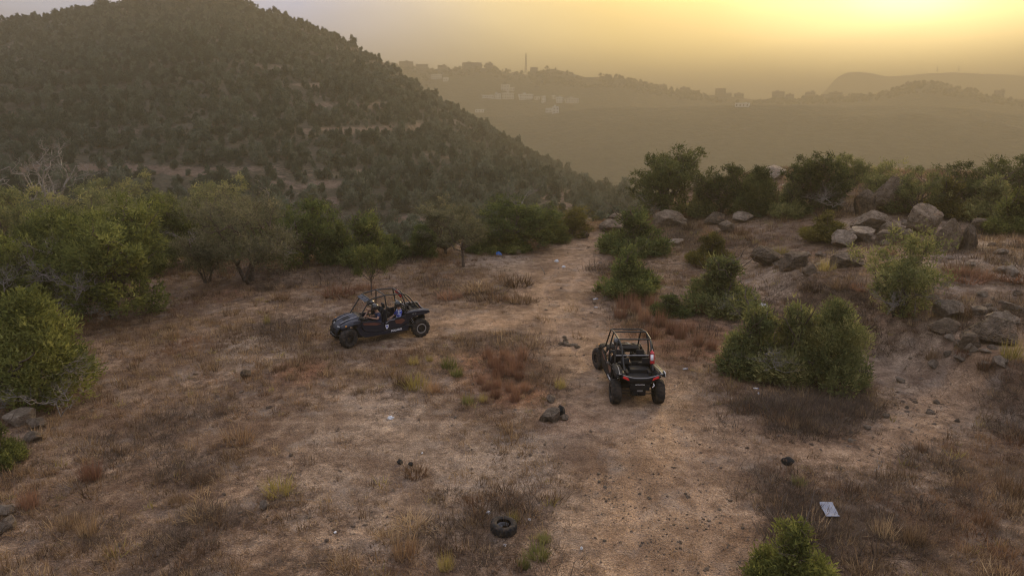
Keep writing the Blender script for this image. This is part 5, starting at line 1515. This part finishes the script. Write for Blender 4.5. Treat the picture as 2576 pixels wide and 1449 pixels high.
    for s in (-1, 1):
        Xd, off = ((0, -1, 0), -0.694) if s < 0 else ((0, 1, 0), 0.694)
        text_part('POLARIS', 0.105, (off, -0.46, 0.425), (Xd[0], Xd[1], 0.06 * (-1 if s > 0 else 1)), (0, 0, 1), V_WHITE, t, 1.15)
        text_part('XP 1000', 0.075, (s * 0.735, -1.25, 1.0), (Xd[0], Xd[1], 0.0), (0, 0, 1), V_GREY, t)
    return t

def place_vehicle(t, rl, rr_, fl):
    """stand it on the terrain with the given wheel contact points (rear left, rear right or None, front left)"""
    f = (fl - rl); f.z = 0; f.normalize()
    rgt = Vector((f.y, -f.x, 0))
    c = (rl + f * 1.485 + rgt * 0.68)
    pts = [(c + f * a * 1.485 + rgt * b * 0.68) for a in (1, -1) for b in (-1, 1)]
    zs = [hz(p.x, p.y) for p in pts]
    z = sum(zs) / 4
    pit = ((zs[0] + zs[1]) - (zs[2] + zs[3])) / 2 / 2.97
    rol = ((zs[1] + zs[3]) - (zs[0] + zs[2])) / 2 / 1.36
    Fv = Vector((f.x, f.y, pit)).normalized(); Rv = Vector((rgt.x, rgt.y, rol)).normalized()
    Uv = Rv.cross(Fv).normalized(); Rv = Fv.cross(Uv).normalized()
    t.matrix_world = Matrix(((Rv.x, Fv.x, Uv.x, c.x), (Rv.y, Fv.y, Uv.y, c.y), (Rv.z, Fv.z, Uv.z, z), (0, 0, 0, 1)))
    return t.matrix_world.copy()
A_ = side_by_side('blue black four seat off-road buggy standing sideways with three helmeted riders', V_NAVY, V_SILV, V_GREY, True, True, R(24))
MA = place_vehicle(A_, at(1058, 846), None, at(875, 874))
# papers on the near door pillar and dust film belong to this one only
panel('door_sticker', [(0.0, 0.70), (-0.13, 0.71), (-0.12, 0.60), (-0.055, 0.52), (-0.01, 0.60)], -0.728, 0.006, V_WHITE, A_, 0)
panel('sticker_emblem', [(-0.03, 0.675), (-0.10, 0.68), (-0.095, 0.62), (-0.06, 0.575), (-0.035, 0.62)], -0.731, 0.004, V_BLUE, A_, 0)
B_ = side_by_side('black off-road buggy seen from behind with red tail lamps on the dirt track', V_BLACK, V_RIM, V_GREY, True, False, R(14))
prl, prr, pfl = at(1546, 1011), at(1650, 1011), at(1505, 921)
ax = (prr - prl); ax.z = 0; ax.normalize(); hd = Vector((-ax.y, ax.x, 0)); h2 = (pfl - prl); h2.z = 0; h2.normalize()
hd = (hd * 0.5 + h2 * 0.5).normalized()
MB_ = place_vehicle(B_, prl, None, prl + hd * 2.97)
panel('side_plate', [(-1.62, 1.0), (-1.86, 1.0), (-1.86, 1.12), (-1.62, 1.12)], 0.775, 0.012, V_WHITE, B_, 0)
panel('plate_marking', [(-1.66, 1.03), (-1.74, 1.03), (-1.74, 1.09), (-1.66, 1.09)], 0.779, 0.004, V_GREY, B_, 0)
pipe('tie_strap', [(0.40, -1.90, 0.80), (0.42, -1.93, 0.74), (0.37, -1.93, 0.68)], 0.014, V_WHITE, B_, 6)

# fire extinguishers strapped to the rear stays (things of their own)
def extinguisher(M, base, axis, label):
    t = tag(empty('fire_extinguisher'), label, 'fire extinguisher')
    Z = Vector(axis).normalized(); X = Z.orthogonal().normalized(); Y = Z.cross(X)
    # label turned to -Y of the vehicle
    Yv = (Vector((-0.3, -1, 0)) - Z * Vector((-0.3, -1, 0)).dot(Z)).normalized(); Xv = Yv.cross(Z)
    L4 = Matrix(((Xv.x, Yv.x, Z.x, base[0]), (Xv.y, Yv.y, Z.y, base[1]), (Xv.z, Yv.z, Z.z, base[2]), (0, 0, 0, 1)))
    t.matrix_world = M @ L4
    prof = [(0.0, 0.0), (0.06, 0.0), (0.072, 0.015), (0.072, 0.32), (0.06, 0.37), (0.03, 0.40), (0.022, 0.43), (0, 0.43)]
    n = 18; V = [(r * math.cos(i / n * 6.2832), r * math.sin(i / n * 6.2832), z) for i in range(n) for r, z in prof]
    P = len(prof); Q = [(i * P + k, ((i + 1) % n) * P + k, ((i + 1) % n) * P + k + 1, i * P + k + 1) for i in range(n) for k in range(P - 1)]
    me = mesh_np('cylinder_body', V, Q, True); me.materials.append(V_RED); link('cylinder_body', me, t)
    box('valve', (0, 0, 0.45), (0.035, 0.05, 0.05), V_SILV, t)
    box('lever', (0, 0.05, 0.475), (0.02, 0.12, 0.015), V_PLAST, t)
    pipe('hose', bend([(0, 0.03, 0.45), (0.07, 0.06, 0.40), (0.085, 0.02, 0.18)], 0.05), 0.011, V_PLAST, t, 6)
    rows = [[(0.0735 * math.cos(a), 0.0735 * math.sin(a), z) for a in (0.9, 1.2, 1.57, 1.94, 2.24)] for z in (0.10, 0.30)]
    surf('paper_label', rows, V_WHITE, t, 0.002, 0)
    for z in (0.08, 0.30):
        pipe('clamp', [(0.078 * math.cos(a / 14 * 6.2832), 0.078 * math.sin(a / 14 * 6.2832), z) for a in range(15)], 0.006, V_PLAST, t, 4)
    return t
extinguisher(MA, (0.47, -1.14, 1.45), (0.02, 0.47, 0.62), 'red fire extinguisher clamped on the rear roll bar of the blue black buggy')
extinguisher(MB_, (0.455, -1.40, 1.24), (0.02, 0.30, 0.70), 'red fire extinguisher with white label on the black buggy cage')

# ------------------------------------------------------------------ people
SKIN = simple('skin', (0.30, 0.17, 0.115), 0.5, 0, 0.4)
def cloth(name, a, b_=None):
    m, nt, b = mat(name); q = NB(nt)
    n = q.noise(q.pos(True), 5, 3, 0.6)
    q.l(q.ramp(n, [(0.45, a), (0.55, b_ or tuple(x * 0.7 for x in a))]), b.inputs['Base Color']); b.inputs['Roughness'].default_value = 0.9
    return m
C_NAVY, C_DARK, C_JEAN = cloth('navy_shirt', (0.022, 0.030, 0.075)), cloth('dark_shirt', (0.02, 0.02, 0.022)), cloth('dark_trousers', (0.025, 0.026, 0.032))
C_BLUE = cloth('blue_white_shirt', (0.025, 0.045, 0.28), (0.45, 0.48, 0.58))
C_SHOE = cloth('dark_shoe', (0.015, 0.014, 0.013)); HELM = simple('helmet_shell', (0.012, 0.012, 0.014), 0.22, 0, 0.6, 0.7, 0.04)
def rider(M, seat, label, shirt, arms, trousers=C_JEAN, sleeve=0.55, lean=0.0):
    """seated figure; seat = hip point in vehicle space; arms = ((elbow, wrist) left, right) relative to the hip"""
    V, Rr, E, T = [], [], [], []
    def add(p, r, par=None, tg=0):
        V.append(p); Rr.append(r); T.append(tg)
        if par is not None: E.append((par, len(V) - 1))
        return len(V) - 1
    pel = add((0, 0, 0.02), (0.135, 0.125), None, 1)
    ab = add((0, -0.03 + lean * 0.1, 0.17), (0.13, 0.11), pel, 0)
    ch = add((0, -0.06 + lean * 0.25, 0.36), (0.16, 0.115), ab, 0)
    nb = add((0, -0.05 + lean * 0.35, 0.50), (0.07, 0.07), ch, 0)
    ne = add((0, -0.03 + lean * 0.4, 0.58), (0.055, 0.055), nb, 2)
    hb = add((0, 0.0 + lean * 0.45, 0.66), (0.075, 0.085), ne, 2)
    ht = add((0, -0.005 + lean * 0.48, 0.76), (0.085, 0.1), hb, 2)
    add((0, 0.085 + lean * 0.48, 0.70), (0.02, 0.02), hb, 2)      # nose
    for s in (-1, 1):
        sh = add((s * 0.185, -0.06 + lean * 0.3, 0.45), (0.065, 0.06), ch, 0)
        el, wr = arms[0] if s < 0 else arms[1]
        p0 = Vector(V[sh]); el, wr = Vector(el), Vector(wr)
        m1 = add(tuple(p0.lerp(el, sleeve)), (0.05, 0.05), sh, 0)
        e = add(tuple(el), (0.042, 0.042), m1, 2)
        w = add(tuple(wr), (0.028, 0.026), e, 2)
        d = (wr - el).normalized(); side = d.cross(Vector((0, 0, 1)));
        side = side.normalized() if side.length > 0.1 else Vector((1, 0, 0)); nrm = side.cross(d)
        palm = add(tuple(wr + d * 0.07), (0.036, 0.018), w, 2)
        for k, (off, ln) in enumerate(((-0.03, 0.07), (-0.01, 0.08), (0.011, 0.075), (0.031, 0.06))):
            k1 = add(tuple(wr + d * 0.105 + side * off), (0.010, 0.010), palm, 2)
            k2 = add(tuple(wr + d * (0.105 + ln * 0.45) + side * off * 1.1 - nrm * 0.018), (0.009, 0.009), k1, 2)
            add(tuple(wr + d * (0.105 + ln * 0.6) + side * off * 1.1 - nrm * 0.045), (0.008, 0.008), k2, 2)
        t1 = add(tuple(wr + d * 0.045 - side * s * 0.04 - nrm * 0.01), (0.011, 0.011), palm, 2)
        add(tuple(wr + d * 0.085 - side * s * 0.055 - nrm * 0.035), (0.009, 0.009), t1, 2)
        hp = add((s * 0.10, 0.05, 0.0), (0.095, 0.09), pel, 1)
        th = add((s * 0.125, 0.26, 0.06), (0.08, 0.075), hp, 1)
        kn = add((s * 0.135, 0.46, 0.10), (0.06, 0.06), th, 1)
        ca = add((s * 0.13, 0.56, -0.05), (0.055, 0.05), kn, 1)
        an = add((s * 0.125, 0.66, -0.21), (0.038, 0.038), ca, 1)
        add((s * 0.125, 0.68, -0.25), (0.045, 0.04), an, 3)
        add((s * 0.13, 0.84, -0.22), (0.04, 0.03), len(V) - 1, 3)
    me = bpy.data.meshes.new('body'); me.from_pydata(V, E, []); me.update()
    tmp = bpy.data.objects.new('body', me); COL.objects.link(tmp)
    sk = tmp.modifiers.new('skin', 'SKIN'); sk.use_smooth_shade = True
    sv = me.skin_vertices[0].data
    for i, r in enumerate(Rr): sv[i].radius = r
    for i in range(len(V)): sv[i].use_root = (i == 0)
    ss = tmp.modifiers.new('sub', 'SUBSURF'); ss.levels = 2; ss.render_levels = 2
    bpy.context.view_layer.update()
    me2 = bpy.data.meshes.new_from_object(tmp.evaluated_get(bpy.context.evaluated_depsgraph_get()))
    bpy.data.objects.remove(tmp)
    me2.materials.clear()
    for m in (shirt, trousers, SKIN, C_SHOE): me2.materials.append(m)
    # colour each face after the nearest bone
    VA = np.array(V)
    SA = np.array([VA[a] for a, b in E]); SB = np.array([VA[b] for a, b in E]); ST = np.array([T[b] for a, b in E])
    cs = np.array([p.center[:] for p in me2.polygons])
    d = SB - SA; tt = np.clip(((cs[:, None] - SA[None]) * d[None]).sum(-1) / ((d * d).sum(-1)[None] + 1e-9), 0, 1)
    ds = np.linalg.norm(cs[:, None] - (SA[None] + tt[..., None] * d[None]), axis=-1)
    me2.polygons.foreach_set('material_index', ST[ds.argmin(1)].astype(np.int32))
    for p in me2.polygons: p.use_smooth = True
    t = tag(empty('person'), label, 'person', 'riders')
    t.matrix_world = M @ Matrix.Translation(seat)
    me2.name = 'body'
    link('body', me2, t)
    # helmet
    hc = Vector((0, -0.005 + lean * 0.47, 0.725))
    hm = empty('helmet', hc); hm.parent = t
    bm = bmesh.new(); bmesh.ops.create_uvsphere(bm, u_segments=24, v_segments=16, radius=1)
    for v in bm.verts:
        x, y, z = v.co
        k = 1.0 + 0.10 * max(0, y) * max(0, -z + 0.2)
        v.co = (x * 0.128 * (1 - 0.12 * max(0, -z)), (y * 0.155 - 0.008) * k, z * 0.145)
    bmesh.ops.delete(bm, geom=[v for v in bm.verts if (v.co.z < -0.115) or (v.co.y > 0.085 and -0.05 < v.co.z < 0.045)], context='VERTS')
    o = from_bm('shell', bm, HELM, hm, True); sm = o.modifiers.new('sol', 'SOLIDIFY'); sm.thickness = 0.012
    rows = [[(0.125 * math.sin(a), 0.142 * math.cos(a) - 0.004, z) for a in np.linspace(-1.0, 1.0, 9)] for z in (-0.05, 0.0, 0.05)]
    surf('visor', rows, V_GLASS if False else HELM, hm, 0.004, 0)
    box('peak', (0, 0.165, 0.085), (0.17, 0.10, 0.012), HELM, hm, (0.25, 0, 0), 0)
    return t
wheelL = (Vector((-0.33, 0.60, 1.0)))
def rel(seat, p): return tuple(Vector(p) - Vector(seat))
s_dr, s_ps, s_rr = (-0.33, 0.12, 0.66), (0.33, 0.12, 0.66), (-0.33, -0.68, 0.66)
rider(MA, s_dr, 'driver in navy shirt and black helmet gripping the wheel of the blue black buggy', C_NAVY,
      (((-0.30, 0.16, 0.30), (-0.19, 0.40, 0.36)), ((0.27, 0.12, 0.28), (0.12, 0.40, 0.36))), lean=0.35)
rider(MA, s_ps, 'front passenger on the far seat of the blue black buggy, arm raised to the cage', C_DARK,
      (((-0.20, 0.34, 0.52), (-0.08, 0.44, 0.78)), ((0.26, 0.20, 0.24), (0.12, 0.36, 0.14))), lean=0.3)
rider(MA, s_rr, 'rear passenger in blue and white shirt sitting behind the driver of the sideways buggy', C_BLUE,
      (((-0.28, 0.06, 0.20), (-0.12, 0.28, 0.14)), ((0.28, 0.06, 0.20), (0.12, 0.28, 0.14))), sleeve=0.9)
rider(MB_, s_dr, 'driver of the black buggy, bare forearm and black helmet, seen from behind', C_DARK,
      (((-0.33, 0.08, 0.30), (-0.20, 0.38, 0.36)), ((0.27, 0.12, 0.28), (0.12, 0.40, 0.36))), lean=0.35)

# ------------------------------------------------------------------ litter
def old_tyre():
    p = at(1267, 1336); s = mpp(p)
    k = 68 * s / 2 / 0.39
    t = tag(empty('old_tyre', (p.x, p.y, p.z + 0.12 * k / 0.75), (0.06, 0.05, 0.4), k), 'worn black tyre with broken rim lying flat in the dry grass', 'tyre')
    o = link('tyre', tyre_mesh(0.37, 0.26, 72, 0.205), t); o.rotation_euler = (0, R(90), 0)
    bm = bmesh.new()
    for a in range(0, 360, 12):
        if 20 < a < 200:
            box_bm(bm, (0.19 * math.cos(R(a)), 0.19 * math.sin(R(a)), -0.04), (0.025, 0.05, 0.10), (0, 0, R(a)), 0)
    from_bm('rim_band', bm, V_GREY, t)
    for a in (95, 120, 145, 170):
        box('rim_fragment', (0.13 * math.cos(R(a)), 0.13 * math.sin(R(a)), -0.05), (0.12, 0.028, 0.02), V_SILV, t, (0, 0.25, R(a)), 0.004)
    me = mk(tuft(950, 70, 0.16, 0.13, 0.4, 0.014, 'grass_clump'), G_RED)
    o = link('grass_clump', me, None, None, (p.x, p.y, p.z)); tag(o, 'rusty grass growing through the hole of the old tyre', 'grass clump')
old_tyre()
LW, LB, LG = simple('white_plastic', (0.56, 0.56, 0.57), 0.5, 0, 0.4, 0, 0.1), simple('blue_plastic', (0.03, 0.17, 0.55), 0.45), simple('grey_sheet', (0.25, 0.268, 0.325), 0.75, 0, 0.3, 0, 0.08)
def crumple(name, px, py, w, h, m, label, cat, seed, group=None):
    rng = np.random.default_rng(seed)
    p = at(px, py); s = mpp(p)
    bm = bmesh.new(); bmesh.ops.create_icosphere(bm, subdivisions=3, radius=1)
    V = np.array([v.co[:] for v in bm.verts])
    for i in range(14):
        n = rng.normal(0, 1, 3); n /= np.linalg.norm(n)
        V = V * (1 + 0.16 * np.abs(np.sin((V @ n) * rng.uniform(2, 5) + rng.uniform(0, 6)))[:, None] - 0.09)
    V[:, 2] = np.maximum(V[:, 2], -0.45)
    for v, c in zip(bm.verts, V): v.co = c
    o = from_bm(name, bm, m, None, False)
    o.scale = (w * s / 2.2, w * s / 2.4, h * s / 1.6); o.location = (p.x, p.y, p.z + h * s * 0.22); o.rotation_euler = (0, 0, seed)
    tag(o, label, cat, group)
def bottle(px, py, ln, label, rz, m=None):
    p = at(px, py); s = mpp(p); L_ = ln * s
    t = tag(empty('plastic_bottle', (p.x, p.y, p.z + L_ * 0.14), (0, R(88), rz), L_), label, 'bottle')
    prof = [(0, 0), (0.13, 0.0), (0.145, 0.03), (0.14, 0.3), (0.15, 0.34), (0.145, 0.62), (0.06, 0.84), (0.05, 0.90), (0, 0.90)]
    n = 12; P = len(prof)
    V = [(r * math.cos(i / n * 6.2832), r * math.sin(i / n * 6.2832), z) for i in range(n) for r, z in prof]
    Q = [(i * P + k, ((i + 1) % n) * P + k, ((i + 1) % n) * P + k + 1, i * P + k + 1) for i in range(n) for k in range(P - 1)]
    me = mesh_np('bottle_body', V, Q, True); me.materials.append(m or LW); link('bottle_body', me, t)
    pipe('bottle_cap', [(0, 0, 0.89), (0, 0, 0.98)], 0.06, LB, t, 8)
crumple('plastic_bag', 1255, 642, 13, 9, LB, 'bright blue plastic bag under the trees at the far edge of the clearing', 'bag', 3)
crumple('plastic_bag', 1920, 778, 20, 15, LW, 'white crumpled plastic bag behind the left bush of the yellow green clump', 'bag', 4)
crumple('plastic_bag', 1898, 772, 10, 6, simple('pale_green_plastic', (0.40, 0.55, 0.46), 0.5), 'pale green scrap of plastic just left of the white bag', 'litter', 5)
crumple('plastic_bag', 983, 1052, 13, 6, LW, 'white scrap of plastic by charred grass in the left clearing', 'litter', 6)
bottle(1492, 755, 14, 'white plastic bottle lying right of the upper track', 0.4)
bottle(1718, 930, 13, 'white plastic bottle lying right of the black buggy', 0.2)
bottle(1503, 775, 9, 'small white plastic bottle below the larger bottle by the track', 2.6)
bottle(1895, 978, 13, 'white plastic tube lying in front of the yellow green bushes', -0.3)
for i, (px, py, w, h, lab) in enumerate([(1332, 1308, 9, 6, 'round white scrap on the soil right of the old tyre'), (1270, 1372, 9, 6, 'white scrap of paper below the old tyre'), (1463, 1380, 8, 9, 'folded white scrap standing at the bottom of the track'),
                                         (1228, 1290, 14, 7, 'grey white scrap in the grass behind the old tyre on the left'), (843, 1340, 9, 6, 'white scrap in the grass of the lower left centre'), (1418, 673, 12, 6, 'pale scrap on the stones at the upper track'), (1400, 658, 14, 6, 'white scrap near the top of the track'),
                                         (1062, 1140, 6, 4, 'tiny white scrap in the bare middle of the clearing'), (1830, 680, 8, 4, 'white scrap under the wide olive bush'), (1908, 990, 6, 4, 'tiny white scrap right of the white tube')]):
    crumple('litter_scrap', px, py, w * 0.75, h * 0.75, LW, lab, 'litter', 20 + i)
def grey_sheet():
    p = at(2085, 1292); s = mpp(p)
    n = 14; rows = []
    rng = np.random.default_rng(3)
    for i in range(n):
        v = i / (n - 1)
        rows.append([((u - 0.5) * 34 * s + (v - 0.5) * 14 * s, (v - 0.5) * 56 * s * 1.25, hz(p.x + (u - 0.5) * 34 * s + (v - 0.5) * 14 * s, p.y + (v - 0.5) * 70 * s) - p.z + 0.09 + 0.022 * math.sin(u * 5 + v * 3) * math.sin(v * 6) + (0.04 * (1 - v) ** 3) + 0.03 * v) for u in np.linspace(0, 1, 10)])
    o = surf('plastic_sheet', rows, LG, None, 0.006, 1)
    o.location = p
    tag(o, 'grey blue stiff sheet lying on the soil near the bottom right', 'sheet')
grey_sheet()
def stick(px, py, tx, ty, r, m, label, name='stake'):
    p = at(px, py); s = mpp(p)
    q_ = Vector((p.x + (tx - px) * s, p.y + 0.05, p.z + (py - ty) * s * 1.02))
    mid = (p + q_) / 2 + Vector((0.03, 0, 0.0))
    segs = [(tuple(p - Vector((0, 0, 0.1))), tuple(mid), r, r * 0.85), (tuple(mid), tuple(q_), r * 0.85, r * 0.6)]
    V, Q = tubes(segs, 6); me = mesh_np(name, V, Q, True); me.materials.append(m)
    tag(link(name, me), label, 'stick')
stick(2302, 795, 2287, 700, 0.02, DEADBARK, 'thin pale stake standing in the airy shrub on the right slope')
stick(1372, 690, 1360, 672, 0.02, DEADBARK, 'short pale stick poking from the grass left of the upper track')
def branch(px, py, ln, rz, label):
    p = at(px, py); s = mpp(p); rng = np.random.default_rng(int(px))
    segs, tips = [], []
    d = np.array([math.cos(rz), math.sin(rz), 0.05]) * ln * s
    grow(rng, (0, 0, 0.04), d, 0.012, 2, segs, tips, 0.1, (2, 3), 0.4)
    V, Q = tubes(segs, 4); V[:, 2] = np.abs(V[:, 2]) * 0.5 + 0.02
    me = mesh_np('branch', V, Q, True); me.materials.append(DEADBARK)
    tag(link('branch', me, loc=p), label, 'branch')
branch(215, 1115, 70, -0.6, 'dry pale branch lying in the grass right of the pale boulders')
branch(395, 1145, 44, 0.5, 'bundle of dry twigs lying in the left clearing')
branch(720, 1262, 60, 0.1, 'dead twigs under the low yellow tuft in the lower left')
branch(2200, 1190, 50, 0.8, 'dry twig lying among the scrub of the lower right slope')

# ------------------------------------------------------------------ buildings and masts far away
B_GREY = simple('grey_concrete', (0.16, 0.145, 0.125), 0.9, 0, 0.2)
B_WHITE = simple('white_plaster', (0.56, 0.54, 0.50), 0.9, 0, 0.2)
B_CREAM = simple('cream_plaster', (0.52, 0.47, 0.40), 0.9, 0, 0.2)
B_WIN = simple('dark_window', (0.03, 0.032, 0.036), 0.25, 0, 0.5)
WINDOW = {}
def unit_window():
    if 'w' not in WINDOW:
        bm = bmesh.new(); box_bm(bm, (0, 0, 0), (1.3, 0.25, 1.5), None, 0)
        me = bpy.data.meshes.new('window'); bm.to_mesh(me); bm.free(); me.materials.append(B_WIN); WINDOW['w'] = me
    return WINDOW['w']
def building(xl, xr, top, base, m, label, cat, crest, tower=0.0, steps=None, group=None, name=None):
    pxc = (xl + xr) / 2
    if crest:
        a, f, u = pdir(pxc, base); az = math.atan2(a, f); r = 1243.0
        x, y = r * math.sin(az), r * math.cos(az)
        p = Vector((x, y, hz(x, y)))
        tz = CAMH + r * float(pdir(pxc, top)[2] / np.hypot(pdir(pxc, top)[0], pdir(pxc, top)[1]))
        s = mpp(p); H = max(5.0, tz - p.z)
    else:
        p = at(pxc, base, 700.0); s = mpp(p); H = max(4.0, (base - top) * s)
        az = math.atan2(p.x, p.y)
    W = (xr - xl) * s; D = min(16.0, max(9.0, W * 0.7))
    t = tag(empty(name or ('apartment_building' if H > 9 else 'house'), (p.x, p.y, p.z), (0, 0, -az + (int(pxc) % 5 - 2) * 0.08)), label, cat, group)
    bm = bmesh.new()
    box_bm(bm, (0, D / 2, H / 2 - 8), (W, D, H + 16), None, 0)
    from_bm('wall', bm, m, t)
    bm = bmesh.new()
    for c_, s_2 in (((0, 0.12, H + 0.4), (W + 0.3, 0.24, 0.8)), ((0, D - 0.12, H + 0.4), (W + 0.3, 0.24, 0.8)), ((-W / 2, D / 2, H + 0.4), (0.24, D - 0.5, 0.8)), ((W / 2, D / 2, H + 0.4), (0.24, D - 0.5, 0.8))):
        box_bm(bm, c_, s_2, None, 0)
    from_bm('parapet', bm, m, t)
    if tower: box('stair_tower', (W * (tower - 0.5), D * 0.5, H + 1.4), (min(4.5, W * 0.3), 4.0, 2.8), m, t, None, 0)
    box('water_tank', (W * (0.25 if tower < 0.5 else -0.25), D * 0.4, H + 0.7), (1.6, 1.6, 1.4), m, t, None, 0.2)
    fl = max(1, int(H / 3.4)); nw = max(2, int(W / 3.6))
    if fl * nw > 24: nw = max(2, 24 // fl)
    for i in range(fl):
        for j in range(nw):
            w = link('window', unit_window(), t)
            w.location = (W * ((j + 0.5) / nw - 0.5), -0.02, H * (i + 0.55) / fl)
    return t
RG, HS = 'buildings along the far ridge', 'pale houses on the far slope'
for xl, xr, top, base, tw, lab in [
    (1004, 1040, 156, 168, 0.55, 'wide flat roofed block at the left end of the far ridge, beside the big hill'),
    (1046, 1076, 163, 170, 0.0, 'low building right of the wide block at the left end of the ridge'),
    (1102, 1124, 166, 174, 0.7, 'small low building in the dip left of the long hilltop building'),
    (1166, 1212, 159, 168, 0.35, 'long low building on the hilltop left of the lattice mast'),
    (1221, 1239, 160, 170, 0.6, 'square block with roof tower right of the long hilltop building'),
    (1336, 1353, 171, 184, 0.0, 'dark cube shaped block between the lattice mast and the rounded hilltop'),
    (1659, 1677, 215, 226, 0.6, 'first small block on the descending ridge right of the rounded hilltop'),
    (1710, 1735, 222, 233, 0.4, 'stepped building second on the descending ridge'),
    (1799, 1825, 224, 241, 0.0, 'tallest dark cube shaped block in the middle of the ridge'),
    (1826, 1840, 236, 245, 0.0, 'low annex touching the tallest cube block on its right'),
    (1847, 1870, 237, 248, 0.5, 'low wide block right of the tallest cube block'),
    (1944, 1972, 232, 247, 0.4, 'crenellated looking block left of the pair in the ridge saddle'),
    (1976, 1996, 239, 249, 0.5, 'small block between the two larger blocks of the ridge saddle'),
    (2025, 2049, 233, 248, 0.7, 'tall block with an open top just left of the distant headland foot'),
    (2068, 2090, 241, 246, 0.0, 'low white edged building left of the wide one before the peaked hill'),
    (2085, 2115, 234, 244, 0.5, 'wide low building at the left foot of the peaked hill'),
    (2277, 2293, 211, 220, 0.3, 'small house on the left shoulder of the peaked hill'),
    (2500, 2523, 229, 246, 0.75, 'stepped block alone at the right end of the ridge')]:
    building(xl, xr, top, base, B_GREY, lab, 'building', True, tw, group=RG)
for xl, xr, top, base, tw, m, lab in [
    (1849, 1883, 264, 270, 0.0, B_WHITE, 'long white building below the tallest cube block'),
    (1085, 1112, 189, 200, 0.0, B_CREAM, 'upper pale block on the hazy slope next to the big hill'),
    (1114, 1127, 197, 207, 0.0, B_CREAM, 'small pale house below the upper pale block next to the big hill'),
    (1260, 1281, 215, 230, 0.0, B_CREAM, 'lone tall cream block above the row of white houses'),
    (1283, 1294, 222, 230, 0.0, B_CREAM, 'low annex right of the lone tall cream block'),
    (1212, 1242, 241, 248, 0.0, B_WHITE, 'leftmost long low house of the white row'),
    (1244, 1260, 238, 250, 0.3, B_WHITE, 'second house of the white row from its left end'),
    (1262, 1293, 236, 250, 0.5, B_CREAM, 'third and largest cream house of the white row'),
    (1307, 1342, 239, 252, 0.4, B_WHITE, 'broad white house in the centre of the white row'),
    (1344, 1358, 245, 252, 0.0, B_CREAM, 'low house right of the broad white one in the row'),
    (1362, 1373, 244, 259, 0.0, B_WHITE, 'narrow tall white house in the row'),
    (1388, 1397, 242, 250, 0.0, B_CREAM, 'small cream house between the narrow tall one and the right end'),
    (1399, 1417, 247, 259, 0.6, B_WHITE, 'white house with dark windows near the right end of the row'),
    (1422, 1456, 249, 261, 0.5, B_CREAM, 'wide cream building at the right end of the row'),
    (1372, 1388, 274, 285, 0.0, B_WHITE, 'left one of two bright white houses below the row'),
    (1390, 1406, 271, 286, 0.4, B_WHITE, 'right one of two bright white houses below the row'),
    (1195, 1217, 277, 284, 0.0, B_WHITE, 'low white house half behind the slope of the big hill')]:
    building(xl, xr, top, base, m, lab, 'house', False, tw, group=HS, name='house')
def mast(px, top, r, wb, label, base=None):
    a, f, u = pdir(px, top); az = math.atan2(a, f)
    x, y = r * math.sin(az), r * math.cos(az); z0 = hz(x, y)
    H = CAMH + r * float(u / np.hypot(a, f)) - z0
    t = tag(empty('lattice_mast', (x, y, z0), (0, 0, -az + 0.3)), label, 'mast', 'masts')
    segs = []
    n = 9
    w = lambda k: wb * (1 - 0.72 * k / n)
    cr = [(-1, -1), (1, -1), (1, 1), (-1, 1)]
    for k in range(n):
        z, z1 = H * k / n, H * (k + 1) / n
        for i in range(4):
            a0, b0 = cr[i], cr[(i + 1) % 4]
            p0 = (a0[0] * w(k), a0[1] * w(k), z); p1 = (a0[0] * w(k + 1), a0[1] * w(k + 1), z1); q1 = (b0[0] * w(k + 1), b0[1] * w(k + 1), z1); q0 = (b0[0] * w(k), b0[1] * w(k), z)
            th = 0.16 * r / 1250
            segs += [(p0, p1, th, th), (p0, q1, th * 0.6, th * 0.6), (q0, p1, th * 0.6, th * 0.6), (p1, q1, th * 0.6, th * 0.6)]
    V, Q = tubes(segs, 4); me = mesh_np('lattice_frame', V, Q); me.materials.append(B_GREY); link('lattice_frame', me, t)
    for i in range(3):
        a_ = i * 2.09
        box('antenna_panel', (math.cos(a_) * wb * 0.5, math.sin(a_) * wb * 0.5, H * 0.96), (0.5, 0.5, H * 0.07), B_GREY, t, (0, 0, a_), 0)
mast(1323, 135, 1245, 1.7, 'tall lattice mast on the ridge beside the dark cube block')
mast(2359, 167, 2396, 1.5, 'left one of two faint masts on the hazy headland')
mast(2413, 167, 2396, 1.5, 'right one of two faint masts on the hazy headland')
